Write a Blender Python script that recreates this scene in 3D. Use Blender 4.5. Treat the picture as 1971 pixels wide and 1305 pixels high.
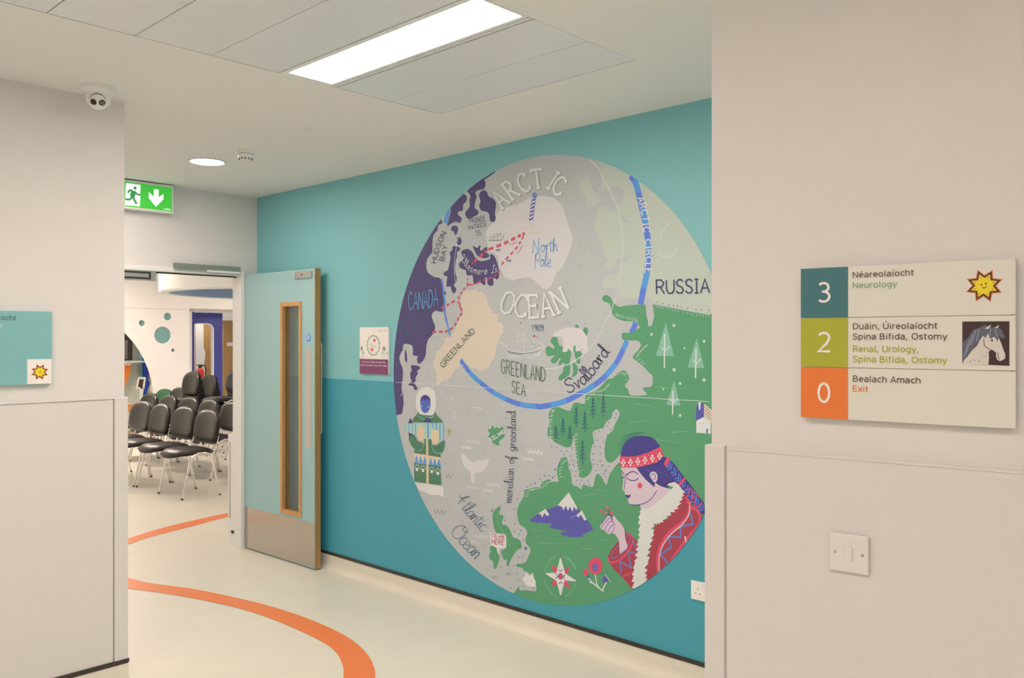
import bpy, bmesh, math, random
from math import sin, cos, pi, radians
from mathutils import Vector, Matrix
from mathutils.geometry import tessellate_polygon

for o in list(bpy.data.objects): bpy.data.objects.remove(o, do_unlink=True)
S = bpy.context.scene
COL = S.collection

# ------------------------------------------------------------------ camera
F_PX, YAW, CX, HY = 1634.8, 0.8123, 985.5, 653.3
cam_d = bpy.data.cameras.new('camera'); cam = bpy.data.objects.new('camera', cam_d); COL.objects.link(cam)
cam_d.sensor_width = 36; cam_d.lens = 36*F_PX/1971; cam_d.shift_y = 0.8/1971
cam_d.clip_start = 0.02; cam_d.clip_end = 100
cam.location = (0, 0, 1.6); cam.rotation_euler = (pi/2, 0, -YAW)
S.camera = cam
S.view_settings.view_transform = 'Standard'; S.view_settings.look = 'None'
S.view_settings.gamma = 1; S.view_settings.use_curve_mapping = False
S.view_settings.exposure = 0.05
w = bpy.data.worlds.new('world'); S.world = w; w.use_nodes = True
w.node_tree.nodes['Background'].inputs[0].default_value = (1, .95, .9, 1)
w.node_tree.nodes['Background'].inputs[1].default_value = 0.2
LAMP = (1.0, .825, .70)      # colour of the ceiling lamps
E_MAIN, E_PANEL, E_DOWN, E_FAR = 38.0, 16.4, 96.0, 26.0

# ------------------------------------------------------------------ measuring: a photo pixel cut with a real plane
FW = Vector((sin(YAW), cos(YAW), 0)); RT = Vector((cos(YAW), -sin(YAW), 0))
def ray(px, py): return FW + RT*((px-CX)/F_PX) + Vector((0, 0, (HY-py)/F_PX))
class Plane:
    """A flat surface: origin, u across, v up, n towards the viewer."""
    def __init__(s, o, u, v=(0, 0, 1)):
        s.o = Vector(o); s.u = Vector(u).normalized(); s.v = Vector(v).normalized(); s.n = s.u.cross(s.v)
    def uv(s, px, py):
        r = ray(px, py); c = Vector((0, 0, 1.6)); t = (s.o-c).dot(s.n)/r.dot(s.n)
        p = c+r*t-s.o; return (p.dot(s.u), p.dot(s.v))
    def at(s, a, b, h=0): return s.o+s.u*a+s.v*b+s.n*h
def floor_pt(px, py, z=0.0):
    r = ray(px, py); t = (z-1.6)/r.z; p = Vector((0, 0, 1.6))+r*t; return Vector((p.x, p.y, z))

# ------------------------------------------------------------------ materials
K = (.86, .745, .64)
def lin(c): c /= 255.0; return c/12.92 if c <= .04045 else ((c+.055)/1.055)**2.4
def alb(rgb): return tuple(min(.9, lin(c)/k) for c, k in zip(rgb, K))
_m = {}
def mat(name, rgb, rough=.55, metal=0, spec=.5, raw=False, noise=0, nscale=30, bump=0, coat=0, trans=0, streak=None, emit=0):
    key = name
    if key in _m: return _m[key]
    m = bpy.data.materials.new(name); m.use_nodes = True; nt = m.node_tree; b = nt.nodes['Principled BSDF']
    c = tuple(rgb) if raw else alb(rgb)
    b.inputs['Base Color'].default_value = (*c, 1); b.inputs['Roughness'].default_value = rough
    b.inputs['Metallic'].default_value = metal; b.inputs['Specular IOR Level'].default_value = spec
    if coat: b.inputs['Coat Weight'].default_value = coat
    if trans: b.inputs['Transmission Weight'].default_value = trans; b.inputs['IOR'].default_value = 1.45
    if emit:
        b.inputs['Emission Color'].default_value = (*c, 1); b.inputs['Emission Strength'].default_value = emit
    if noise or bump:
        tc = nt.nodes.new('ShaderNodeTexCoord'); mp = nt.nodes.new('ShaderNodeMapping')
        nt.links.new(tc.outputs['Object'], mp.inputs[0])
        if streak: mp.inputs['Scale'].default_value = streak
        n = nt.nodes.new('ShaderNodeTexNoise'); n.inputs['Scale'].default_value = nscale; n.inputs['Detail'].default_value = 4
        nt.links.new(mp.outputs[0], n.inputs['Vector'])
        if noise:
            r = nt.nodes.new('ShaderNodeValToRGB')
            r.color_ramp.elements[0].position = .3; r.color_ramp.elements[1].position = .7
            r.color_ramp.elements[0].color = (*[x*(1-noise) for x in c], 1)
            r.color_ramp.elements[1].color = (*[min(1, x*(1+noise)) for x in c], 1)
            nt.links.new(n.outputs[0], r.inputs[0]); nt.links.new(r.outputs[0], b.inputs['Base Color'])
        if bump:
            bp = nt.nodes.new('ShaderNodeBump'); bp.inputs['Strength'].default_value = bump; bp.inputs['Distance'].default_value = .002
            nt.links.new(n.outputs[0], bp.inputs['Height']); nt.links.new(bp.outputs[0], b.inputs['Normal'])
    _m[key] = m; return m
def lampmat(name, col, strength):
    m = bpy.data.materials.new(name); m.use_nodes = True; nt = m.node_tree
    nt.nodes.remove(nt.nodes['Principled BSDF'])
    e = nt.nodes.new('ShaderNodeEmission'); e.inputs[0].default_value = (*col, 1); e.inputs[1].default_value = strength
    nt.links.new(e.outputs[0], nt.nodes['Material Output'].inputs[0]); return m

M_WALL = mat('wall_paint', (212, 199, 187), .6, noise=.012, nscale=8, bump=.05)
M_PVC = mat('wall_protection_sheet', (209, 196, 184), .42, noise=.012, nscale=90, bump=.12)
M_CEIL = mat('ceiling_paint', (222, 210, 196), .7)
M_PLANK = mat('metal_ceiling_plank', (216, 208, 199), .38, noise=.01, nscale=300)
M_DARK = mat('dark_gap', (70, 62, 52), .8)
M_TRIM = mat('white_trim', (222, 212, 202), .4)
M_BLACK = mat('black_rubber', (52, 42, 36), .45)
M_TEAL_UP = mat('light_teal_wallcovering', (122, 176, 172), .5, noise=.02, nscale=160, bump=.15)
M_TEAL_LO = mat('dark_teal_wallcovering', (66, 146, 156), .5, noise=.02, nscale=160, bump=.15)
M_FLOOR = mat('cream_vinyl_floor', (216, 201, 178), .36, noise=.02, nscale=5, bump=.03)
M_STRIPE = mat('orange_vinyl_inlay', (240, 118, 56), .36, noise=.04, nscale=120)
M_DOOR = mat('pale_teal_laminate', (148, 178, 172), .38, noise=.012, nscale=200, bump=.04)
M_OAK = mat('oak_lipping', (192, 140, 82), .5, noise=.12, nscale=12, streak=(8, 8, .6))
M_OAK_D = mat('oak_edge', (166, 124, 70), .5, noise=.12, nscale=12, streak=(8, 8, .6))
M_STEEL = mat('brushed_steel', (.50, .47, .43), .24, 1, raw=True, noise=.04, nscale=40, streak=(1, 1, 40))
M_STEEL2 = mat('satin_aluminium', (.6, .59, .57), .38, 1, raw=True)
M_CHROME = mat('chrome', (.82, .8, .77), .12, 1, raw=True)
M_VINYL = mat('black_vinyl_upholstery', (.018, .015, .014), .36, raw=True, bump=.15, nscale=220, spec=.6)
M_SHELL = mat('black_plastic', (.02, .018, .017), .4, raw=True)
M_GLASS = mat('clear_glass', (.9, .95, .93), .02, raw=True, trans=1)
M_WHITEP = mat('white_plastic', (226, 217, 206), .35)
M_PIER = M_WALL

# ------------------------------------------------------------------ object helpers
def link(o, parent=None):
    COL.objects.link(o)
    if parent is not None: o.parent = parent
    return o
def mesh_obj(name, verts, faces, m, parent=None, smooth=False, mats=None, fm=None):
    me = bpy.data.meshes.new(name); me.from_pydata([tuple(v) for v in verts], [], faces); me.update()
    for x in (mats or [m]): me.materials.append(x)
    if fm: me.polygons.foreach_set('material_index', fm)
    if smooth: me.polygons.foreach_set('use_smooth', [True]*len(me.polygons))
    return link(bpy.data.objects.new(name, me), parent)
def bm_obj(name, bm, m, parent=None, smooth=False, sharp=None):
    me = bpy.data.meshes.new(name); bmesh.ops.recalc_face_normals(bm, faces=bm.faces)
    bm.to_mesh(me); bm.free(); me.materials.append(m)
    if smooth:
        me.polygons.foreach_set('use_smooth', [True]*len(me.polygons))
        if sharp: me.set_sharp_from_angle(angle=radians(sharp))
    return link(bpy.data.objects.new(name, me), parent)
def tag(o, label=None, cat=None, group=None, kind=None):
    if label: o['label'] = label
    if cat: o['category'] = cat
    if group: o['group'] = group
    if kind: o['kind'] = kind
    return o
def empty(name, loc=(0, 0, 0), rz=0):
    o = bpy.data.objects.new(name, None); o.empty_display_size = .05; link(o); o.location = loc; o.rotation_euler.z = rz; return o
def add_box(bm, x0, x1, y0, y1, z0, z1, bev=0, mtx=None):
    r = bmesh.ops.create_cube(bm, size=1); vs = r['verts']
    bmesh.ops.scale(bm, vec=(x1-x0, y1-y0, z1-z0), verts=vs); bmesh.ops.translate(bm, vec=((x0+x1)/2, (y0+y1)/2, (z0+z1)/2), verts=vs)
    if bev:
        es = list({e for v in vs for e in v.link_edges})
        rr = bmesh.ops.bevel(bm, geom=es, offset=bev, segments=2, affect='EDGES', profile=.5); vs = list({v for f in rr['faces'] for v in f.verts} | {v for v in vs if v.is_valid})
    if mtx is not None: bmesh.ops.transform(bm, matrix=mtx, verts=vs)
    return vs
def box(name, x0, x1, y0, y1, z0, z1, m, parent=None, bev=0):
    bm = bmesh.new(); add_box(bm, x0, x1, y0, y1, z0, z1, bev); return bm_obj(name, bm, m, parent)
def add_tube(bm, pts, r, seg=8, caps=True):
    pts = [Vector(p) for p in pts]; rings = []; n = len(pts)
    up = None
    for i, p in enumerate(pts):
        t = (pts[min(i+1, n-1)]-pts[max(i-1, 0)]).normalized()
        if up is None: up = t.orthogonal().normalized()
        up = (up-t*up.dot(t)).normalized(); s = t.cross(up)
        rr = r[i] if isinstance(r, (list, tuple)) else r
        rings.append([bm.verts.new(p+(up*cos(2*pi*k/seg)+s*sin(2*pi*k/seg))*rr) for k in range(seg)])
    for a, b in zip(rings, rings[1:]):
        for k in range(seg): bm.faces.new((a[k], a[(k+1) % seg], b[(k+1) % seg], b[k]))
    if caps: bm.faces.new(rings[0][::-1]); bm.faces.new(rings[-1])
def add_lathe(bm, prof, seg=32, mtx=None):
    """prof: (radius, z) from one end to the other, closed with caps at radius 0 ends"""
    new = []; rings = []
    for r, z in prof:
        if r < 1e-6: v = bm.verts.new((0, 0, z)); rings.append([v]); new.append(v)
        else:
            R = [bm.verts.new((r*cos(2*pi*k/seg), r*sin(2*pi*k/seg), z)) for k in range(seg)]; rings.append(R); new += R
    for a, b in zip(rings, rings[1:]):
        for k in range(seg):
            k2 = (k+1) % seg
            if len(a) == 1 and len(b) > 1: bm.faces.new((a[0], b[k2], b[k]))
            elif len(b) == 1 and len(a) > 1: bm.faces.new((a[k], a[k2], b[0]))
            elif len(a) > 1: bm.faces.new((a[k], a[k2], b[k2], b[k]))
    if mtx is not None: bmesh.ops.transform(bm, matrix=mtx, verts=new)
def spline(P, closed=False, n=6):
    P = [Vector(p) for p in P]; out = []; N = len(P)
    rng = range(N) if closed else range(N-1)
    for i in rng:
        if closed: a, b, c, d = P[i-1], P[i], P[(i+1) % N], P[(i+2) % N]
        else: a, b, c, d = P[max(i-1, 0)], P[i], P[i+1], P[min(i+2, N-1)]
        for k in range(n):
            t = k/n
            out.append(.5*((2*b)+(c-a)*t+(2*a-5*b+4*c-d)*t*t+(3*b-a-3*c+d)*t**3))
    if not closed: out.append(P[-1])
    return out
def plate(name, outer, holes, pl, thick, m, parent=None, h=0.0, bev=0):
    """outline with holes in plane coordinates, front at pl.n*h, thickness going back"""
    loops = [list(outer)]+[list(x) for x in holes]
    tri = tessellate_polygon([[Vector((a, b, 0)) for a, b in L] for L in loops])
    flat = [p for L in loops for p in L]; n = len(flat)
    vs = [pl.at(a, b, h) for a, b in flat]+[pl.at(a, b, h-thick) for a, b in flat]
    fs = []
    for t in tri: fs.append(tuple(t)); fs.append(tuple(i+n for i in reversed(t)))
    k = 0
    for L in loops:
        l = len(L)
        for i in range(l): a = k+i; b = k+(i+1) % l; fs.append((a, b, b+n, a+n))
        k += l
    bm = bmesh.new(); bv = [bm.verts.new(v) for v in vs]
    for f in fs:
        try: bm.faces.new([bv[i] for i in f])
        except ValueError: pass
    return bm_obj(name, bm, m, parent)
def circ(cx, cy, rx, ry=None, n=32, a0=0, a1=2*pi):
    ry = rx if ry is None else ry
    return [(cx+rx*cos(a0+(a1-a0)*k/n), cy+ry*sin(a0+(a1-a0)*k/n)) for k in range(n)]
def rrect(x0, x1, y0, y1, r, n=5):
    out = []
    for cx, cy, a in ((x1-r, y1-r, 0), (x0+r, y1-r, pi/2), (x0+r, y0+r, pi), (x1-r, y0+r, 1.5*pi)):
        out += [(cx+r*cos(a+pi/2*k/n), cy+r*sin(a+pi/2*k/n)) for k in range(n+1)]
    return out

# ------------------------------------------------------------------ flat print on a plane
def clip_convex(poly, C):
    out = poly
    for i in range(len(C)):
        a = C[i]; b = C[(i+1) % len(C)]; inp = out; out = []
        if not inp: break
        def side(p): return (b[0]-a[0])*(p[1]-a[1])-(b[1]-a[1])*(p[0]-a[0])
        for j in range(len(inp)):
            p = inp[j-1]; q = inp[j]; sp = side(p); sq = side(q)
            if sq >= 0:
                if sp < 0: t = sp/(sp-sq); out.append((p[0]+(q[0]-p[0])*t, p[1]+(q[1]-p[1])*t))
                out.append(q)
            elif sp >= 0:
                t = sp/(sp-sq); out.append((p[0]+(q[0]-p[0])*t, p[1]+(q[1]-p[1])*t))
    return out
class Print:
    def __init__(s, plane, root, dz=.0004, clip=None, base=0): s.p = plane; s.root = root; s.dz = dz; s.clip = clip; s.parts = {}; s.k = 0; s.base = base
    SPLIT = ('canada_land', 'green_land', 'pale_land', 'svalbard_land')
    LOOSE = ('dots', 'snow', 'sea_wave_marks', 'coast_strokes', 'land_streaks', 'route_dashes', 'wave_marks')
    def begin(s): s.k += 1
    def _b(s, part, m):
        e = s.parts.setdefault((part, 0 if part in s.LOOSE else s.k), ([], [], [], []))
        if m not in e[2]: e[2].append(m)
        return e[0], e[1], e[2].index(m), e[3]
    def _add(s, part, m, pts, L):
        """pts in plane coordinates"""
        if s.clip and any((x-s.clip[1][0])**2+(y-s.clip[1][1])**2 > s.clip[1][2]**2*.97 for x, y in pts): pts = clip_convex(pts, s.clip[0])
        q = []
        for p in pts:
            if not q or (p[0]-q[-1][0])**2+(p[1]-q[-1][1])**2 > 1e-10: q.append(p)
        if len(q) > 1 and (q[0][0]-q[-1][0])**2+(q[0][1]-q[-1][1])**2 < 1e-10: q.pop()
        if len(q) < 3: return
        if part in s.SPLIT: s.begin()
        s.n = getattr(s, 'n', 0)+1; L = L+(s.n % 40)*.012
        V, Fc, mi, FM = s._b(part, m); k = len(V); V += [s.p.at(a, b, (L+s.base)*s.dz) for a, b in q]
        for t in tessellate_polygon([[Vector((a, b, 0)) for a, b in q]]):
            a, b, c = (q[i] for i in t)
            ar = (b[0]-a[0])*(c[1]-a[1])-(b[1]-a[1])*(c[0]-a[0])
            if abs(ar) < 1e-12: continue
            Fc.append(tuple(k+i for i in (t if ar > 0 else t[::-1]))); FM.append(mi)
    def poly(s, part, m, px, L=1, smooth=0):
        if smooth: px = [(v.x, v.y) for v in spline([(a, b, 0) for a, b in px], True, smooth)]
        s._add(part, m, [s.p.uv(a, b) for a, b in px], L)
    def ell(s, part, m, cx, cy, rx, ry=None, L=1, n=20): s.poly(part, m, circ(cx, cy, rx, ry, n), L)
    def line(s, part, m, px, w, L=2, smooth=0, taper=False, uvs=False):
        if smooth: px = [(v.x, v.y) for v in spline([(a, b, 0) for a, b in px], False, smooth)]
        P = [Vector((a if uvs else s.p.uv(a, b))) if not uvs else Vector((a, b)) for a, b in px]
        Q = [P[0]]
        for p in P[1:]:
            if (p-Q[-1]).length > 1e-5: Q.append(p)
        if len(Q) < 2: return
        l = []; r = []; n = len(Q); s.n = getattr(s, 'n', 0)+1; L = L+(s.n % 40)*.012
        for i, p in enumerate(Q):
            a = (p-Q[i-1]).normalized() if i > 0 else None; b = (Q[i+1]-p).normalized() if i < n-1 else None
            if a is None: t = b; k = 1
            elif b is None: t = a; k = 1
            else:
                t = a+b; t = a if t.length < 1e-3 else t.normalized(); k = 1/max(.55, t.dot(a))
            nn = Vector((-t.y, t.x))*w/2*k
            if taper: nn *= max(.15, 1-i/(n-1))
            l.append(p+nn); r.append(p-nn)
        V, Fc, mi, FM = s._b(part, m)
        for i in range(n-1):
            quad = [tuple(r[i]), tuple(r[i+1]), tuple(l[i+1]), tuple(l[i])]
            if s.clip:
                quad = clip_convex(quad, s.clip[0])
                if len(quad) < 3: continue
            k = len(V); V += [s.p.at(a, b, (L+s.base)*s.dz) for a, b in quad]; Fc.append(tuple(range(k, k+len(quad)))); FM.append(mi)
    def build(s, labels={}):
        for (part, kk), (V, Fc, ms, FM) in s.parts.items():
            if Fc:
                o = mesh_obj(part, V, Fc, None, s.root, mats=ms, fm=FM)
                if part in s.LOOSE: o['kind'] = 'stuff'
                if part in labels: o['label'] = labels[part]

# ------------------------------------------------------------------ hand lettering: single stroke letters on a 0..10 grid
def G(w, *strokes): return (w, [[(float(a), float(b)) for a, b in (p.split(',') for p in st.split())] for st in strokes])
CAPS = {
 'A': G(7, '0,0 3.5,10 7,0', '1.3,3.6 5.7,3.6'), 'B': G(6, '0,0 0,10 4,10 5.5,8 4,5.4 0,5.2', '4,5.3 6,3 4.5,0 0,0'),
 'C': G(6.5, '6.5,8.2 5,9.8 2.6,9.8 .6,7.5 0,5 .6,2.4 2.6,.1 5,.2 6.5,1.8'), 'D': G(6.5, '0,0 0,10 3,9.8 5.8,7.5 6.4,5 5.8,2.5 3,.2 0,0'),
 'E': G(5.5, '5.5,10 0,10 0,0 5.5,0', '0,5.2 4.4,5.2'), 'G': G(6.5, '6.2,8.2 4.6,9.8 2.4,9.7 .5,7.5 0,5 .6,2.2 2.6,.1 5,.3 6.3,2 6.3,4.6 4,4.6'),
 'H': G(6, '0,0 0,10', '6,0 6,10', '0,5 6,5'), 'I': G(3, '1.5,0 1.5,10', '0,10 3,10', '0,0 3,0'), 'K': G(6, '0,0 0,10', '5.8,10 0,4.6 6,0'),
 'L': G(5, '0,10 0,0 5,0'), 'N': G(6.5, '0,0 0,10', '.2,9.8 6.3,.2', '6.5,0 6.5,10'), 'O': G(7, '3.5,10 1,8.8 0,5 1,1.2 3.5,0 6,1.2 7,5 6,8.8 3.5,10'),
 'P': G(5.8, '0,0 0,10 4,10 5.8,7.6 4,5 0,5'), 'R': G(6.2, '0,0 0,10 4,10 5.8,7.6 4,5 0,5', '2.6,5 6.2,0'),
 'S': G(5.6, '5.4,8.4 4,9.9 1.8,9.8 .3,8 1,5.9 4.4,4.3 5.5,2.3 4.2,.2 1.8,.1 0,1.8'), 'T': G(6.5, '3.2,0 3.2,10', '0,10 6.5,10'),
 'U': G(6, '0,10 0,3 1.5,.2 4.5,.2 6,3 6,10'), 'V': G(6, '0,10 3,0 6,10'), 'Y': G(6, '0,10 3,5 6,10', '3,5 3,0'), 'W': G(9, '0,10 2.2,0 4.5,7 6.8,0 9,10'),
 '1': G(3, '0,8 2,10 2,0'), '9': G(5, '5,7 4,5.2 1.5,5 0,7.4 1.5,10 4,9.8 5,7 4.4,2.5 2,0'), '0': G(5, '2.5,10 .4,8 0,5 .4,2 2.5,0 4.6,2 5,5 4.6,8 2.5,10'),
 '.': G(1, '.2,.2 .8,.9'), ' ': G(3.5)}
SERIF = dict(CAPS); SERIF.update({
 'A': G(7.5, '.4,0 3.6,10 6.8,0', '1.6,3.4 5.7,3.4', '-.8,0 1.8,0', '5.6,0 8,0'), 'R': G(7, '.8,0 .8,10', '-.2,10 4,10 5.8,7.6 4,5 .8,5', '2.8,5 6.4,0', '-.4,0 2.2,0', '5.4,0 7.4,0'), 'T': G(7, '3.5,0 3.5,10', '0,8.6 0,10 7,10 7,8.6', '2.2,0 4.8,0'),
 'C': G(6.5, '6.5,7.4 6.5,9.6', '6.5,8.2 5,9.8 2.6,9.8 .6,7.5 0,5 .6,2.4 2.6,.1 5,.2 6.5,1.8', '6.5,.4 6.5,2.6'), 'E': G(6, '.8,10 .8,0', '5.6,8.4 5.6,10 -.2,10', '-.2,0 5.8,0 5.8,1.8', '.8,5.2 4.4,5.2', '4.4,4.2 4.4,6.2'),
 'N': G(7.6, '.8,0 .8,10', '.9,9.8 6.7,.2', '6.8,0 6.8,10', '-.3,10 1.2,10', '-.4,0 2,0', '5.6,10 8,10'), 'O': CAPS['O']})
SCRIPT = dict(CAPS); SCRIPT.update({
 'S': G(5.5, '5.6,8.2 4.4,10 2,9.8 .6,7.8 1.8,5.6 4.4,4.2 4.8,1.8 3,0 .6,.5 0,2'), 'E': G(5.4, '4.8,8.8 3.4,10 1.2,9.4 .8,7.4 2,5.8 3.6,5.4', '3.4,5.4 1,4.8 0,2.6 1,.4 3.2,0 5.4,1.8'),
 'I': G(3.4, '1.7,0 1.7,10', '0,10 3.4,10', '0,0 3.4,0'), 'N': G(7, '-1,1 0,0 .8,2 1.2,9.6 5.4,.4 6,9 7,10'), 'P': G(5, '.6,-2 1,9 .6,6 2,9.6 4.6,9.4 5.2,6.6 3.6,4.4 1.2,4.6'),
 'A': G(7, '-2,6 -1,4.5 1,5 4,10.5 3.8,9 2.4,5 3,.6', '.4,4.6 5.5,5.6'), 'O': G(8, '4,10 1.4,8.6 0,5 1,1.4 4,0 7,1.6 8,5.6 6.4,9.6 4.4,10 4,7.6 6.2,7.6 8,9.4'),
 'a': G(4.4, '3.8,4.6 2.4,5.6 .6,4.4 0,2.2 1,.2 2.6,.6 3.8,3.4 3.8,5 3.8,1.4 4.4,.3 5,.8'), 'b': G(4, '0,5 1.4,8 1,10 .2,9 0,1 1.4,0 3.4,.8 3.8,3.4 2.6,5.2 1,4.2'),
 'c': G(3.4, '3.4,4.6 2,5.6 .4,4.2 0,2 1.2,.2 3.2,.4 4,1.4'), 'd': G(4.6, '3.6,4.6 2.2,5.4 .6,4.4 0,2 1,.2 2.4,.6 3.6,4 4.4,9.6 3.8,10.6 3.4,8.6 3.8,1.2 5,.6'),
 'e': G(3.6, '0,2.4 2.4,3 3.2,4.4 2,5.6 .6,4.6 0,2.4 .8,.4 2.4,0 4,1.4'), 'f': G(3, '-.4,2.4 2,8 2.6,10 1.6,10.6 .8,8 .4,-3 1.4,-2.6 1.6,.8 .6,2.6 3,3'),
 'g': G(4.2, '3.6,4.6 2,5.6 .4,4.2 0,2.2 1.2,.4 2.6,.8 3.6,4.8 3.4,-1.6 1.6,-3.4 .4,-1.8 4,.8'), 'h': G(4, '0,4 1.4,8.6 1,10 .3,9 0,0 .4,3.4 2,5.4 3.2,4.6 3.2,.6 4.2,.6'),
 'i': G(1.8, '0,2.4 .8,5.2 .6,1 1.4,0 2,.8', '.9,7.3 1.1,7.9'), 'l': G(2.4, '-.2,1.4 1.8,7 1.6,10 .6,9.6 .4,4 .8,.4 2.2,.6 2.6,1.4'),
 'm': G(5.6, '0,4.4 .4,5.2 .4,0 .8,3.6 2,5.4 2.8,4.4 2.8,0 3.2,3.6 4.4,5.4 5,4.4 5,.6 5.8,.6'), 'n': G(3.8, '0,4.4 .4,5.2 .4,0 .8,3.4 2.2,5.4 3.2,4.4 3.2,.6 4,.6'),
 'o': G(3.8, '2.2,5.4 .6,4.6 0,2.6 1,.3 2.6,.3 3.6,2.6 3,4.8 2,5 4,4.6'), 'r': G(3, '0,3.6 .6,5.4 .8,0 1,3.6 2.2,5.2 3.2,4.8'),
 's': G(2.8, '2.6,4.8 1.6,5.6 .4,4.6 1,3.2 2.4,2.2 2,.4 .6,0 0,.8'), 't': G(2.6, '1.2,9 .8,1.4 1.6,.2 2.8,1', '-.8,6.4 3,6.8'),
 'v': G(3.8, '0,5.2 .8,4.6 1.6,.2 3,4.8 3.8,5')})
def letter(pr, part, m, text, path, height, w=.006, L=6, font=CAPS, up=None, gap=2.2, smooth=None, slant=0):
    """text along a measured baseline; letter widths are stretched to fill it"""
    pr.begin()
    pts = [Vector((a, b)) for a, b in (path if len(path) < 3 else [(v.x, v.y) for v in spline([(a, b, 0) for a, b in path], False, 8)])]
    seg = [(b-a).length for a, b in zip(pts, pts[1:])]; tot = sum(seg)
    adv = sum(font[c][0]+gap for c in text)-gap; sc = tot/adv
    def along(d):
        d = max(0, min(tot-1e-6, d)); i = 0
        while i < len(seg)-1 and d > seg[i]: d -= seg[i]; i += 1
        t = (pts[i+1]-pts[i]).normalized(); return pts[i]+t*d, t
    x = 0; sm = smooth if smooth is not None else (3 if font is SCRIPT else 0)
    for c in text:
        gw, st = font[c]; base, t = along((x+gw/2)*sc)
        uv = Vector((t.y, -t.x))*height/10 if up is None else Vector(up)/10
        uv = uv+t*slant*height/10
        for s_ in st:
            P = [base+t*((a-gw/2)*sc)+uv*b for a, b in s_]
            pr.line(part, m, [tuple(p) for p in P], w, L, smooth=sm if len(P) > 3 or font is SCRIPT else (3 if len(P) > 5 else 0))
        x += gw+gap
def _a(cx, cy, rx, ry, a0, a1, n=12): return [(cx+rx*cos(radians(a0+(a1-a0)*k/n)), cy+ry*sin(radians(a0+(a1-a0)*k/n))) for k in range(n+1)]
_ac = [(2.6, 8.7), (3.9, 10.7)]; _acC = [(3.4, 11.1), (4.8, 13.1)]
_o = _a(3, 3.7, 2.4, 3.7, 90, 450, 20); _st = lambda x, a=0, b=10: [(x, a), (x, b)]
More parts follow.
